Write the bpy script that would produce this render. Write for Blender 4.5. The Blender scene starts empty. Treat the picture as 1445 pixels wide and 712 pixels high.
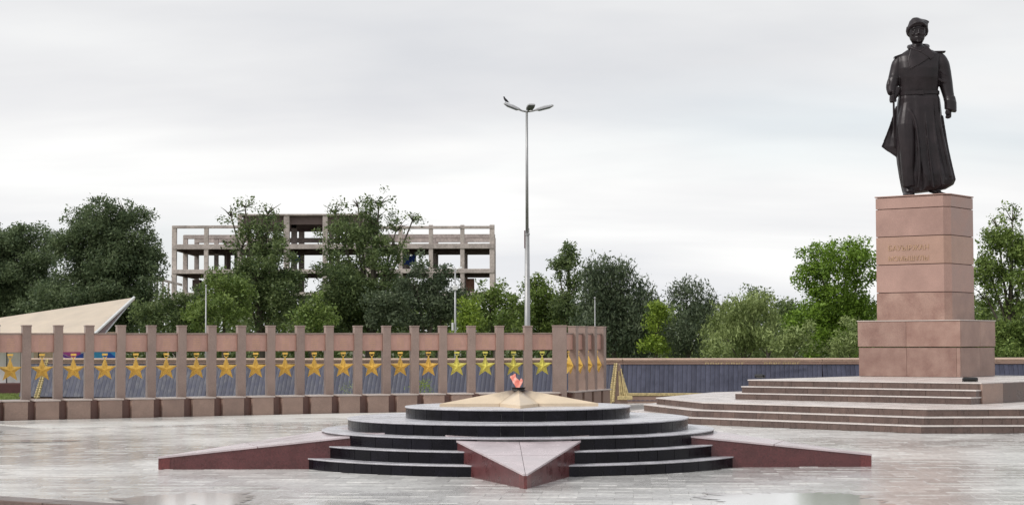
import bpy, bmesh, math, random
import numpy as np
from mathutils import Vector, Matrix, noise

R = math.radians
random.seed(7)
SC = bpy.context.scene
COL = SC.collection

# ------------------------------------------------------------------ camera
F = 2600.0                      # focal length in pixels of the 1445 px wide photograph
EYE = 1.65
cam_d = bpy.data.cameras.new("camera")
cam_d.sensor_width = 36.0
cam_d.lens = 36.0 * F / 1445.0
cam_d.clip_start = 0.1
cam_d.clip_end = 6000.0
cam = bpy.data.objects.new("camera", cam_d)
COL.objects.link(cam)
CM = (Matrix.Translation((0, 0, EYE)) @ Matrix.Rotation(R(90 + 2.77), 4, 'X')
      @ Matrix.Rotation(R(-0.15), 4, 'Z'))
cam.matrix_world = CM
SC.camera = cam

# ------------------------------------------------------------------ world, sun, exposure
SC.view_settings.view_transform = 'Standard'
SC.view_settings.look = 'None'
SC.view_settings.exposure = 0.66
SC.view_settings.gamma = 1.0
SUN_EL, SUN_AZ = R(44), R(-116)     # azimuth measured from +Y (the way the camera looks), clockwise

world = bpy.data.worlds.new("World")
SC.world = world
world.use_nodes = True
wt = world.node_tree
wt.nodes.clear()


def N(t, kind, **kw):
    n = t.nodes.new(kind)
    for k, v in kw.items():
        if k == 'inp':
            for kk, vv in v.items():
                n.inputs[kk].default_value = vv
        else:
            setattr(n, k, v)
    return n


def ramp(t, stops, interp='LINEAR'):
    n = t.nodes.new('ShaderNodeValToRGB')
    n.color_ramp.interpolation = interp
    e = n.color_ramp.elements
    while len(e) < len(stops):
        e.new(0.5)
    for el, (p, c) in zip(e, stops):
        el.position = p
        el.color = c if len(c) == 4 else (*c, 1)
    return n


wo = N(wt, 'ShaderNodeOutputWorld')
wb = N(wt, 'ShaderNodeBackground', inp={'Strength': 0.1})
sky = N(wt, 'ShaderNodeTexSky', sky_type='NISHITA', sun_disc=False, sun_elevation=SUN_EL,
        sun_rotation=SUN_AZ, air_density=1.2, dust_density=2.0, ozone_density=1.2)
tc = N(wt, 'ShaderNodeTexCoord')
sep = N(wt, 'ShaderNodeSeparateXYZ')
wt.links.new(tc.outputs['Generated'], sep.inputs[0])
# a cloud deck seen in perspective: the direction divided by its height
zc = N(wt, 'ShaderNodeMath', operation='MAXIMUM', inp={1: 0.0})
wt.links.new(sep.outputs['Z'], zc.inputs[0])
za = N(wt, 'ShaderNodeMath', operation='ADD', inp={1: 0.22})
wt.links.new(zc.outputs[0], za.inputs[0])
dx = N(wt, 'ShaderNodeMath', operation='DIVIDE')
dy = N(wt, 'ShaderNodeMath', operation='DIVIDE')
wt.links.new(sep.outputs['X'], dx.inputs[0]); wt.links.new(za.outputs[0], dx.inputs[1])
wt.links.new(sep.outputs['Y'], dy.inputs[0]); wt.links.new(za.outputs[0], dy.inputs[1])
cmb = N(wt, 'ShaderNodeCombineXYZ')
wt.links.new(dx.outputs[0], cmb.inputs[0]); wt.links.new(dy.outputs[0], cmb.inputs[1])
mp = N(wt, 'ShaderNodeMapping')
mp.inputs['Location'].default_value = (1.3, 0.6, 0.2)
mp.inputs['Rotation'].default_value = (0, 0, R(12))
mp.inputs['Scale'].default_value = (1.3, 2.6, 1)
wt.links.new(cmb.outputs[0], mp.inputs['Vector'])
n1 = N(wt, 'ShaderNodeTexNoise', inp={'Scale': 0.75, 'Detail': 5.0, 'Roughness': 0.5, 'Distortion': 0.3})
wt.links.new(mp.outputs[0], n1.inputs['Vector'])
# broad tone of the deck: greyer overhead, paler towards the horizon
tone = ramp(wt, [(0.0, (6.0, 6.02, 6.05)), (0.09, (6.05, 6.05, 6.04)), (0.125, (5.4, 5.42, 5.50)), (0.2, (5.12, 5.18, 5.27)), (1.0, (5.05, 5.14, 5.24))])
# the paler band near the horizon dips towards the right, its edge is uneven
nb1 = N(wt, 'ShaderNodeTexNoise', inp={'Scale': 2.2, 'Detail': 3.0, 'Roughness': 0.5})
mpb = N(wt, 'ShaderNodeMapping'); mpb.inputs['Scale'].default_value = (1.2, 1.2, 5.0)
wt.links.new(tc.outputs['Generated'], mpb.inputs['Vector']); wt.links.new(mpb.outputs[0], nb1.inputs['Vector'])
tl1 = N(wt, 'ShaderNodeMath', operation='MULTIPLY_ADD', inp={1: 0.07}); wt.links.new(sep.outputs['X'], tl1.inputs[0]); wt.links.new(sep.outputs['Z'], tl1.inputs[2])
tl2 = N(wt, 'ShaderNodeMath', operation='MULTIPLY_ADD', inp={1: 0.10, 2: -0.05}); wt.links.new(nb1.outputs['Fac'], tl2.inputs[0])
tl3 = N(wt, 'ShaderNodeMath', operation='ADD'); wt.links.new(tl1.outputs[0], tl3.inputs[0]); wt.links.new(tl2.outputs[0], tl3.inputs[1])
wt.links.new(tl3.outputs[0], tone.inputs[0])
cl = ramp(wt, [(0.34, (0.87, 0.88, 0.905)), (0.5, (0.975, 0.975, 0.98)), (0.62, (1.07, 1.07, 1.06))])
wt.links.new(n1.outputs['Fac'], cl.inputs[0])
mul = N(wt, 'ShaderNodeMix', data_type='RGBA', blend_type='MULTIPLY', clamp_result=False)
mul.inputs['Factor'].default_value = 1.0
wt.links.new(tone.outputs[0], mul.inputs['A']); wt.links.new(cl.outputs[0], mul.inputs['B'])
# thin places where pale blue sky shows through
n2 = N(wt, 'ShaderNodeTexNoise', inp={'Scale': 0.9, 'Detail': 4.0, 'Roughness': 0.5})
mp2 = N(wt, 'ShaderNodeMapping')
mp2.inputs['Location'].default_value = (2.2, 3.1, 1.0)
mp2.inputs['Scale'].default_value = (0.55, 1.3, 1)
wt.links.new(cmb.outputs[0], mp2.inputs['Vector']); wt.links.new(mp2.outputs[0], n2.inputs['Vector'])
th = ramp(wt, [(0.54, (0, 0, 0)), (0.70, (0.28, 0.28, 0.28))])
wt.links.new(n2.outputs['Fac'], th.inputs[0])
skb = N(wt, 'ShaderNodeMix', data_type='RGBA', blend_type='MIX')
skb.inputs['Factor'].default_value = 0.45
skb.inputs['B'].default_value = (4.7, 5.75, 6.5, 1)
wt.links.new(sky.outputs[0], skb.inputs['A'])
mx = N(wt, 'ShaderNodeMix', data_type='RGBA')
wt.links.new(th.outputs[0], mx.inputs['Factor'])
wt.links.new(mul.outputs['Result'], mx.inputs['A']); wt.links.new(skb.outputs['Result'], mx.inputs['B'])
wt.links.new(mx.outputs['Result'], wb.inputs['Color'])
wt.links.new(wb.outputs[0], wo.inputs[0])

sun_d = bpy.data.lights.new("sun", 'SUN')
sun_d.energy = 1.35
sun_d.angle = R(18)
sun_d.color = (1.0, 0.965, 0.92)
sun = bpy.data.objects.new("sun", sun_d)
COL.objects.link(sun)
sd = Vector((math.sin(SUN_AZ) * math.cos(SUN_EL), math.cos(SUN_AZ) * math.cos(SUN_EL), math.sin(SUN_EL)))
sun.rotation_euler = sd.to_track_quat('Z', 'Y').to_euler()


# ------------------------------------------------------------------ survey helper
def at(px, py, Y=None, z=None):
    """the point of the place seen in direction (px, py), at distance Y or height z"""
    d = CM.to_3x3() @ Vector(((px - 722.5) / F, (356 - py) / F, -1.0))
    k = Y / d.y if Y is not None else (z - EYE) / d.z
    return Vector((0, 0, EYE)) + d * k


# ------------------------------------------------------------------ object helpers
def tag(o, label=None, cat=None, group=None, kind=None):
    if label: o['label'] = label
    if cat: o['category'] = cat
    if group: o['group'] = group
    if kind: o['kind'] = kind
    return o


def empty(name, loc=(0, 0, 0), rz=0.0, label=None, cat=None, group=None):
    o = bpy.data.objects.new(name, None)
    o.empty_display_size = 0.2
    o.location = loc
    o.rotation_euler = (0, 0, rz)
    COL.objects.link(o)
    return tag(o, label, cat, group)


def link(name, me, parent=None, loc=(0, 0, 0), rot=(0, 0, 0), scale=(1, 1, 1)):
    o = bpy.data.objects.new(name, me)
    COL.objects.link(o)
    o.parent = parent
    o.location = loc
    o.rotation_euler = rot
    o.scale = scale
    return o


def mesh(name, V, Fc, mat, smooth=False):
    me = bpy.data.meshes.new(name)
    me.from_pydata([tuple(v) for v in V], [], Fc)
    if mat: me.materials.append(mat)
    if smooth:
        me.polygons.foreach_set('use_smooth', [True] * len(me.polygons))
    me.update()
    return me


class MB:
    """collects shapes into one mesh"""
    def __init__(s):
        s.V = []; s.F = []

    def add(s, V, Fc):
        b = len(s.V)
        s.V += [Vector(v) for v in V]
        s.F += [tuple(b + i for i in f) for f in Fc]
        return s

    def box(s, x0, x1, y0, y1, z0, z1, M=None):
        V = [Vector((x, y, z)) for z in (z0, z1) for y in (y0, y1) for x in (x0, x1)]
        if M: V = [M @ v for v in V]
        return s.add(V, [(0, 2, 3, 1), (4, 5, 7, 6), (0, 1, 5, 4), (2, 6, 7, 3), (0, 4, 6, 2), (1, 3, 7, 5)])

    def cbox(s, x0, x1, y0, y1, z0, z1, c=0.006, M=None):
        """box with chamfered edges"""
        bm = bmesh.new()
        bmesh.ops.create_cube(bm, size=1.0)
        for v in bm.verts:
            v.co = Vector(((x0 + x1) / 2 + v.co.x * (x1 - x0), (y0 + y1) / 2 + v.co.y * (y1 - y0), (z0 + z1) / 2 + v.co.z * (z1 - z0)))
        bmesh.ops.bevel(bm, geom=bm.edges[:], offset=c, segments=1, affect='EDGES', profile=0.5)
        bm.verts.index_update()
        V = [v.co.copy() for v in bm.verts]
        if M: V = [M @ v for v in V]
        Fc = [[v.index for v in f.verts] for f in bm.faces]
        bm.free()
        return s.add(V, Fc)

    def prism(s, pts, z0, z1):
        n = len(pts)
        V = [Vector((p[0], p[1], z0)) for p in pts] + [Vector((p[0], p[1], z1)) for p in pts]
        Fc = [tuple(range(n))[::-1], tuple(range(n, 2 * n))] + [(i, (i + 1) % n, n + (i + 1) % n, n + i) for i in range(n)]
        return s.add(V, Fc)

    def loft(s, rings, cap=True):
        n = len(rings[0]); b = len(s.V)
        for r in rings: s.V += [Vector(v) for v in r]
        for k in range(len(rings) - 1):
            for i in range(n):
                j = (i + 1) % n
                s.F.append((b + k * n + i, b + k * n + j, b + (k + 1) * n + j, b + (k + 1) * n + i))
        if cap:
            s.F.append(tuple(b + i for i in range(n))[::-1])
            s.F.append(tuple(b + (len(rings) - 1) * n + i for i in range(n)))
        return s

    def tube(s, pts, rad, n=8):
        pts = [Vector(p) for p in pts]
        rings = []
        for k, p in enumerate(pts):
            d = (pts[min(k + 1, len(pts) - 1)] - pts[max(k - 1, 0)]).normalized()
            u = d.cross(Vector((0, 1, 0.01)))
            if u.length < 1e-3: u = d.cross(Vector((1, 0, 0)))
            u.normalize(); w = d.cross(u)
            r = rad[k] if isinstance(rad, (list, tuple)) else rad
            rings.append([p + (u * math.cos(2 * math.pi * i / n) + w * math.sin(2 * math.pi * i / n)) * r for i in range(n)])
        return s.loft(rings)

    def ball(s, c, r, n=10, M=None):
        c = Vector(c); r = Vector(r) if not isinstance(r, (int, float)) else Vector((r, r, r))
        rings = []
        for k in range(1, n):
            a = math.pi * k / n
            ring = []
            for i in range(2 * n):
                t = math.pi * i / n
                v = Vector((r.x * math.sin(a) * math.cos(t), r.y * math.sin(a) * math.sin(t), -r.z * math.cos(a)))
                ring.append(c + (M @ v if M else v))
            rings.append(ring)
        return s.loft(rings)

    def build(s, name, mat, parent=None, smooth=False, **kw):
        return link(name, mesh(name, s.V, s.F, mat, smooth), parent, **kw)


def copy_tree(o, parent=None):
    c = o.copy(); COL.objects.link(c); c.parent = parent
    for ch in list(o.children): copy_tree(ch, c)
    return c


# ------------------------------------------------------------------ materials
MATS = {}


def principled(name, color, rough=0.6, spec=0.5, metal=0.0, var=0.12, scale=3.0, tint=0.0, bump=0.0, bscale=40.0,
               speck=0.0, rvar=0.0, coords='Object', detail=6.0, color2=None, sscale=90.0):
    m = bpy.data.materials.new(name)
    m.use_nodes = True
    t = m.node_tree
    b = t.nodes['Principled BSDF']
    b.inputs['Metallic'].default_value = metal
    b.inputs['Specular IOR Level'].default_value = spec
    co = N(t, 'ShaderNodeTexCoord')
    src = co.outputs[coords]
    if coords == 'World':
        pass
    nz = N(t, 'ShaderNodeTexNoise', inp={'Scale': scale, 'Detail': detail, 'Roughness': 0.6})
    # shift the pattern by the object's random value so that copies differ
    oi = N(t, 'ShaderNodeObjectInfo')
    ad = N(t, 'ShaderNodeVectorMath', operation='ADD')
    ms = N(t, 'ShaderNodeMath', operation='MULTIPLY', inp={1: 37.0})
    t.links.new(oi.outputs['Random'], ms.inputs[0])
    t.links.new(src, ad.inputs[0]); t.links.new(ms.outputs[0], ad.inputs[1])
    t.links.new(ad.outputs[0], nz.inputs['Vector'])
    c = Vector(color)
    lo = c * (1 - var); hi = c * (1 + var)
    if color2: hi = Vector(color2)
    rp = ramp(t, [(0.32, tuple(lo)), (0.68, tuple(hi))])
    t.links.new(nz.outputs['Fac'], rp.inputs[0])
    out = rp.outputs[0]
    if speck:
        n3 = N(t, 'ShaderNodeTexNoise', inp={'Scale': sscale, 'Detail': 2.0, 'Roughness': 0.7})
        t.links.new(ad.outputs[0], n3.inputs['Vector'])
        r3 = ramp(t, [(0.35, (1 - speck,) * 3), (0.65, (1 + speck,) * 3)])
        t.links.new(n3.outputs['Fac'], r3.inputs[0])
        mm = N(t, 'ShaderNodeMix', data_type='RGBA', blend_type='MULTIPLY'); mm.inputs['Factor'].default_value = 1
        t.links.new(out, mm.inputs['A']); t.links.new(r3.outputs[0], mm.inputs['B'])
        out = mm.outputs['Result']
    if tint:
        r4 = ramp(t, [(0.0, (1 - tint, 1 - tint * 1.1, 1 - tint * 1.05)), (0.5, (1, 1, 1)), (1.0, (1 + tint, 1 + tint * .9, 1 + tint * .8))])
        t.links.new(oi.outputs['Random'], r4.inputs[0])
        mm = N(t, 'ShaderNodeMix', data_type='RGBA', blend_type='MULTIPLY'); mm.inputs['Factor'].default_value = 1
        t.links.new(out, mm.inputs['A']); t.links.new(r4.outputs[0], mm.inputs['B'])
        out = mm.outputs['Result']
    t.links.new(out, b.inputs['Base Color'])
    if rvar:
        mr = N(t, 'ShaderNodeMapRange', inp={1: 0.35, 2: 0.65, 3: max(0.02, rough - rvar), 4: rough + rvar})
        t.links.new(nz.outputs['Fac'], mr.inputs[0]); t.links.new(mr.outputs[0], b.inputs['Roughness'])
    else:
        b.inputs['Roughness'].default_value = rough
    if bump:
        n5 = N(t, 'ShaderNodeTexNoise', inp={'Scale': bscale, 'Detail': 4.0, 'Roughness': 0.6})
        t.links.new(ad.outputs[0], n5.inputs['Vector'])
        bp = N(t, 'ShaderNodeBump', inp={'Strength': bump, 'Distance': 0.01})
        t.links.new(n5.outputs['Fac'], bp.inputs['Height'])
        t.links.new(bp.outputs[0], b.inputs['Normal'])
    MATS[name] = m
    return m


M_pillar = principled('pillar granite', (0.300, 0.218, 0.185), rough=0.42, var=0.10, tint=0.07, speck=0.18, bump=0.15, rvar=0.08)
M_plinth = principled('plinth granite', (0.300, 0.205, 0.165), rough=0.42, var=0.14, tint=0.10, speck=0.20, bump=0.15, rvar=0.1)
M_plcap = principled('plinth cap granite', (0.52, 0.44, 0.40), rough=0.3, var=0.1, speck=0.1)
M_gap = principled('dark red granite', (0.130, 0.062, 0.048), rough=0.4, var=0.15, speck=0.2)
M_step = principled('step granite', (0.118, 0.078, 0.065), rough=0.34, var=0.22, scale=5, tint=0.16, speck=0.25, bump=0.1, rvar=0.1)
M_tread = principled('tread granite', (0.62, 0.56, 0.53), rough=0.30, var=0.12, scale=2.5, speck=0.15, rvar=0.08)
M_ped = principled('pedestal granite', (0.375, 0.235, 0.195), rough=0.40, var=0.12, scale=1.6, tint=0.06, speck=0.14, bump=0.08, rvar=0.08)
M_ped2 = principled('pedestal base granite', (0.275, 0.155, 0.125), rough=0.38, var=0.16, scale=2.2, tint=0.10, speck=0.18, bump=0.08, rvar=0.08, color2=(0.36, 0.235, 0.19))
M_joint = principled('joint mortar', (0.09, 0.05, 0.04), rough=0.8, var=0.1)
M_bjoint = principled('pale joint mortar', (0.16, 0.155, 0.155), rough=0.8, var=0.4, scale=6)
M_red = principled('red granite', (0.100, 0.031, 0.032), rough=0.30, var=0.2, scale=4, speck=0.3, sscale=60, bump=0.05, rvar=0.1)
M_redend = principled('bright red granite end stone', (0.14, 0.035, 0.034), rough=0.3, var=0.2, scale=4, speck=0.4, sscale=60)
M_paletop = principled('pale pink granite top', (0.53, 0.45, 0.465), rough=0.26, var=0.12, scale=2.0, speck=0.12, rvar=0.08)  # pale pinkish base colour of the ray cover slabs
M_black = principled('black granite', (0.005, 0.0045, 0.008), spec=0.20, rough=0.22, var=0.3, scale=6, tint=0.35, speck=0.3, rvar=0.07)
M_paletread = principled('pale lilac granite tread', (0.50, 0.49, 0.52), rough=0.28, var=0.2, scale=3, speck=0.2, rvar=0.06)  # light grey-lilac base colour of the round treads
M_gold = principled('gold paint', (0.92, 0.58, 0.12), rough=0.32, metal=0.25, var=0.16, scale=9, tint=0.08, bump=0.05)
M_gold2 = principled('greenish gold paint', (0.80, 0.72, 0.15), rough=0.34, metal=0.2, var=0.16, scale=9, tint=0.08, bump=0.05)
M_goldw = principled('old gilding', (0.50, 0.40, 0.20), rough=0.5, metal=0.2, var=0.3, scale=14, bump=0.8, bscale=30)
M_cream = principled('cream stone', (0.66, 0.53, 0.38), rough=0.35, var=0.08, scale=3, speck=0.06, rvar=0.08)
M_soot = principled('sooty iron', (0.012, 0.010, 0.010), rough=0.6, var=0.3)
M_bronze = principled('dark bronze', (0.019, 0.013, 0.015), rough=0.40, metal=0.15, spec=0.4, var=0.35, scale=3.0, bump=0.12, bscale=9, rvar=0.06)
M_conc = principled('weathered concrete', (0.46, 0.40, 0.37), rough=0.9, var=0.25, scale=0.8, tint=0.10, speck=0.15, sscale=4.0, bump=0.2, bscale=6)
M_soff = principled('shade-dark concrete', (0.17, 0.125, 0.12), rough=0.9, var=0.2, scale=0.8, tint=0.1)  # darker copy of the concrete, shade of undersides put into its colour
M_tarp = principled('blue tarpaulin', (0.02, 0.07, 0.32), rough=0.6, var=0.2, scale=2)
M_steel = principled('galvanised steel', (0.36, 0.36, 0.36), rough=0.45, metal=0.5, var=0.1, scale=4)
M_lampg = principled('light grey lamp housing', (0.45, 0.45, 0.46), rough=0.4, metal=0.2, var=0.08)
M_dark = principled('black plastic', (0.012, 0.012, 0.013), rough=0.4, var=0.2)
M_glass = principled('lamp glass', (0.10, 0.11, 0.12), rough=0.08, var=0.05)
M_bird = principled('dark feathers', (0.015, 0.015, 0.018), rough=0.7, var=0.3)
M_white = principled('white paint', (0.74, 0.74, 0.73), rough=0.55, var=0.04)
M_canopy = principled('cream canopy skin', (0.82, 0.72, 0.60), rough=0.5, var=0.06, scale=1.2)
def translucent(m, amount):
    t = m.node_tree; b = t.nodes['Principled BSDF']; o_ = [n for n in t.nodes if n.type == 'OUTPUT_MATERIAL'][0]
    tr = N(t, 'ShaderNodeBsdfTranslucent'); mx = N(t, 'ShaderNodeMixShader', inp={0: amount})
    t.links.new(b.inputs['Base Color'].links[0].from_socket, tr.inputs['Color'])
    t.links.new(b.outputs[0], mx.inputs[1]); t.links.new(tr.outputs[0], mx.inputs[2]); t.links.new(mx.outputs[0], o_.inputs[0])
translucent(M_canopy, 0.4)
M_stage = principled('stage base red', (0.10, 0.035, 0.035), rough=0.6, var=0.2)
M_bark = principled('bark', (0.10, 0.085, 0.065), rough=0.9, var=0.3, scale=6, bump=0.6, bscale=20)
M_slab = principled('blue grey slate', (0.058, 0.062, 0.095), rough=0.50, spec=0.28, var=0.22, scale=5, tint=0.16, speck=0.12, rvar=0.1)
M_wallcap = principled('wall cap granite', (0.58, 0.42, 0.33), rough=0.4, var=0.1, scale=2, speck=0.12)
M_wallcap2 = principled('wall frieze granite', (0.42, 0.28, 0.22), rough=0.4, var=0.1, scale=2, speck=0.12)
M_terrain = principled('earth and rough grass', (0.10, 0.115, 0.055), rough=0.95, var=0.3, scale=0.35, speck=0.3, sscale=6, bump=0.5, bscale=8)
M_lawn = principled('lawn soil', (0.17, 0.21, 0.06), rough=0.95, var=0.2, scale=1.5)
M_grass = principled('grass blades', (0.20, 0.26, 0.07), rough=0.8, var=0.3, scale=2)

# carved lines of writing on the colonnade panels, too small to read in the photograph
def panel_mat():
    m = principled('pink granite panel', (0.50, 0.29, 0.235), rough=0.42, var=0.10, scale=4, tint=0.06, speck=0.12)
    t = m.node_tree; b = t.nodes['Principled BSDF']
    co = N(t, 'ShaderNodeTexCoord'); sp = N(t, 'ShaderNodeSeparateXYZ'); t.links.new(co.outputs['Object'], sp.inputs[0])
    m1 = N(t, 'ShaderNodeMath', operation='MULTIPLY', inp={1: 1 / 0.052}); t.links.new(sp.outputs['Z'], m1.inputs[0])
    fr = N(t, 'ShaderNodeMath', operation='FRACT'); t.links.new(m1.outputs[0], fr.inputs[0])
    g1 = N(t, 'ShaderNodeMath', operation='GREATER_THAN', inp={1: 0.5}); t.links.new(fr.outputs[0], g1.inputs[0])
    ax = N(t, 'ShaderNodeMath', operation='ABSOLUTE'); t.links.new(sp.outputs['X'], ax.inputs[0])
    lx = N(t, 'ShaderNodeMath', operation='LESS_THAN', inp={1: 0.17}); t.links.new(ax.outputs[0], lx.inputs[0])
    az = N(t, 'ShaderNodeMath', operation='ABSOLUTE'); t.links.new(sp.outputs['Z'], az.inputs[0])
    lz = N(t, 'ShaderNodeMath', operation='LESS_THAN', inp={1: 0.13}); t.links.new(az.outputs[0], lz.inputs[0])
    nz = N(t, 'ShaderNodeTexNoise', inp={'Scale': 60.0, 'Detail': 1.0}); t.links.new(co.outputs['Object'], nz.inputs['Vector'])
    gn = N(t, 'ShaderNodeMath', operation='GREATER_THAN', inp={1: 0.47}); t.links.new(nz.outputs['Fac'], gn.inputs[0])
    a = g1
    for o in (lx, lz, gn):
        mm = N(t, 'ShaderNodeMath', operation='MULTIPLY'); t.links.new(a.outputs[0], mm.inputs[0]); t.links.new(o.outputs[0], mm.inputs[1]); a = mm
    fa = N(t, 'ShaderNodeMath', operation='MULTIPLY', inp={1: 0.55}); t.links.new(a.outputs[0], fa.inputs[0])
    old = b.inputs['Base Color'].links[0].from_socket
    mx = N(t, 'ShaderNodeMix', data_type='RGBA'); mx.inputs['B'].default_value = (0.62, 0.37, 0.20, 1)
    t.links.new(fa.outputs[0], mx.inputs['Factor']); t.links.new(old, mx.inputs['A']); t.links.new(mx.outputs['Result'], b.inputs['Base Color'])
    return m


M_panel = panel_mat()


def foliage_mat(name, c1, c2, rough=0.55, trans=0.25):
    m = bpy.data.materials.new(name); m.use_nodes = True
    t = m.node_tree; t.nodes.clear()
    out = N(t, 'ShaderNodeOutputMaterial')
    g = N(t, 'ShaderNodeNewGeometry'); co = N(t, 'ShaderNodeTexCoord')
    nz = N(t, 'ShaderNodeTexNoise', inp={'Scale': 0.9, 'Detail': 3.0}); t.links.new(co.outputs['Object'], nz.inputs['Vector'])
    ad = N(t, 'ShaderNodeMath', operation='ADD'); sb = N(t, 'ShaderNodeMath', operation='MULTIPLY_ADD', inp={1: 1.6, 2: -0.8})
    t.links.new(nz.outputs['Fac'], sb.inputs[0]); t.links.new(g.outputs['Random Per Island'], ad.inputs[0]); t.links.new(sb.outputs[0], ad.inputs[1])
    mid = tuple((a + b) / 2 for a, b in zip(c1, c2))
    r = ramp(t, [(0.0, c1), (0.5, mid), (1.0, c2)]); t.links.new(ad.outputs[0], r.inputs[0])
    p = N(t, 'ShaderNodeBsdfPrincipled', inp={'Roughness': rough, 'Specular IOR Level': 0.35})
    tr = N(t, 'ShaderNodeBsdfTranslucent')
    t.links.new(r.outputs[0], p.inputs['Base Color']); t.links.new(r.outputs[0], tr.inputs['Color'])
    mx = N(t, 'ShaderNodeMixShader', inp={0: trans}); t.links.new(p.outputs[0], mx.inputs[1]); t.links.new(tr.outputs[0], mx.inputs[2])
    t.links.new(mx.outputs[0], out.inputs[0])
    return m


L_dark = foliage_mat('dark green leaves', (0.065, 0.100, 0.048), (0.200, 0.255, 0.125), trans=0.38)
L_elm = foliage_mat('elm leaves', (0.068, 0.108, 0.042), (0.215, 0.275, 0.105), trans=0.35)
L_blue = foliage_mat('grey green leaves', (0.052, 0.080, 0.044), (0.165, 0.205, 0.115), trans=0.3)
L_mid = foliage_mat('mid green leaves', (0.085, 0.140, 0.028), (0.240, 0.320, 0.080))
L_bright = foliage_mat('bright green leaves', (0.085, 0.155, 0.015), (0.250, 0.390, 0.050))
L_lime = foliage_mat('yellow green leaves', (0.120, 0.190, 0.020), (0.300, 0.400, 0.055))
L_willow = foliage_mat('pale willow leaves', (0.150, 0.200, 0.060), (0.360, 0.430, 0.165))
L_far = foliage_mat('distant leaves', (0.075, 0.115, 0.035), (0.20, 0.25, 0.090))

# ------------------------------------------------------------------ ground
g = MB()
g.add([(-900, -60, -0.30), (900, -60, -0.30), (900, 2600, -0.30), (-900, 2600, -0.30)], [(0, 1, 2, 3)])
tag(g.build('ground', M_terrain), kind='structure')


def paving_mat(name, c, rough, var, dark):
    m = bpy.data.materials.new(name); m.use_nodes = True
    t = m.node_tree; b = t.nodes['Principled BSDF']
    b.inputs['Specular IOR Level'].default_value = 0.6
    co = N(t, 'ShaderNodeTexCoord'); g_ = N(t, 'ShaderNodeNewGeometry')
    # world position, so that separate slabs carry one continuous pattern of damp
    big = N(t, 'ShaderNodeTexNoise', inp={'Scale': 0.16, 'Detail': 3.0, 'Roughness': 0.5}); t.links.new(g_.outputs['Position'], big.inputs['Vector'])
    fine = N(t, 'ShaderNodeTexNoise', inp={'Scale': 14.0, 'Detail': 5.0, 'Roughness': 0.65}); t.links.new(g_.outputs['Position'], fine.inputs['Vector'])
    oi = N(t, 'ShaderNodeAttribute', attribute_name='slab')
    r1 = ramp(t, [(0.0, tuple(x * (1 - var) for x in c)), (1.0, tuple(x * (1 + var) for x in c))]); t.links.new(oi.outputs['Fac'], r1.inputs[0])
    r2 = ramp(t, [(0.3, (0.75, 0.75, 0.75)), (0.7, (1.18, 1.18, 1.18))]); t.links.new(fine.outputs['Fac'], r2.inputs[0])
    r3 = ramp(t, [(0.38, (dark, dark, dark)), (0.62, (1, 1, 1))]); t.links.new(big.outputs['Fac'], r3.inputs[0])
    cur = r1.outputs[0]
    for rr in (r2, r3):
        mm = N(t, 'ShaderNodeMix', data_type='RGBA', blend_type='MULTIPLY'); mm.inputs['Factor'].default_value = 1
        t.links.new(cur, mm.inputs['A']); t.links.new(rr.outputs[0], mm.inputs['B']); cur = mm.outputs['Result']
    t.links.new(cur, b.inputs['Base Color'])
    mr = N(t, 'ShaderNodeMapRange', inp={1: 0.44, 2: 0.56, 3: rough * 0.36, 4: rough * 1.1}); t.links.new(big.outputs['Fac'], mr.inputs[0])
    t.links.new(mr.outputs[0], b.inputs['Roughness'])
    bp = N(t, 'ShaderNodeBump', inp={'Strength': 0.35, 'Distance': 0.004}); t.links.new(r3.outputs[0], bp.inputs['Strength']); t.links.new(fine.outputs['Fac'], bp.inputs['Height'])
    t.links.new(bp.outputs[0], b.inputs['Normal'])
    return m


M_pave = paving_mat('plaza paving', (0.74, 0.725, 0.70), 0.18, 0.15, 0.88)
M_band = paving_mat('polished band paving', (0.68, 0.665, 0.63), 0.40, 0.05, 0.94)
M_grout = principled('joint sand', (0.30, 0.28, 0.265), rough=0.8, var=0.15)

# colonnade line: pillar centres, surveyed left to right
PX = [-53.5, -8.3, 36.6, 81.6, 125.4, 170, 213, 255.9, 298.2, 339.9, 381.4, 422.9, 463.9, 504.6, 544.8, 584.7, 624.5, 664.7, 704.7, 744.7]


def prof(px):
    xs = [-60, 0, 150, 300, 450, 600, 745, 800]
    ys = [39.2, 39.8, 40.9, 42.1, 43.3, 44.3, 45.0, 45.2]
    return float(np.interp(px, xs, ys))


PC = []
for px in PX:
    Y = prof(px)
    p = at(px, 520, Y=Y)
    PC.append(Vector((p.x, p.y, 0)))
CORNER = at(789.6, 520, Y=45.25); CORNER.z = 0


def dist_to_colonnade(x, y):
    best = 1e9
    for a, b in zip(PC[:-1], PC[1:]):
        ab = b - a
        t = max(0, min(1, ((x - a.x) * ab.x + (y - a.y) * ab.y) / ab.length_squared))
        q = a + ab * t
        best = min(best, math.hypot(x - q.x, y - q.y))
    return best


rng = np.random.default_rng(3)
TS = 0.40
tile_me = None
plaza = empty('pavement', (0, 0, 0)); tag(plaza, kind='structure')
bed = MB(); bed.add([(-40, 17.0, -0.03), (40, 17.0, -0.03), (40, 50.5, -0.03), (-40, 50.5, -0.03)], [(0, 1, 2, 3)])
bed.add([(-40, 8.0, -0.03), (40, 8.0, -0.03), (40, 17.0, -0.03), (-40, 17.0, -0.03)], [(0, 1, 2, 3)])
bed.build('mortar_bed', M_grout, plaza)


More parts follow.
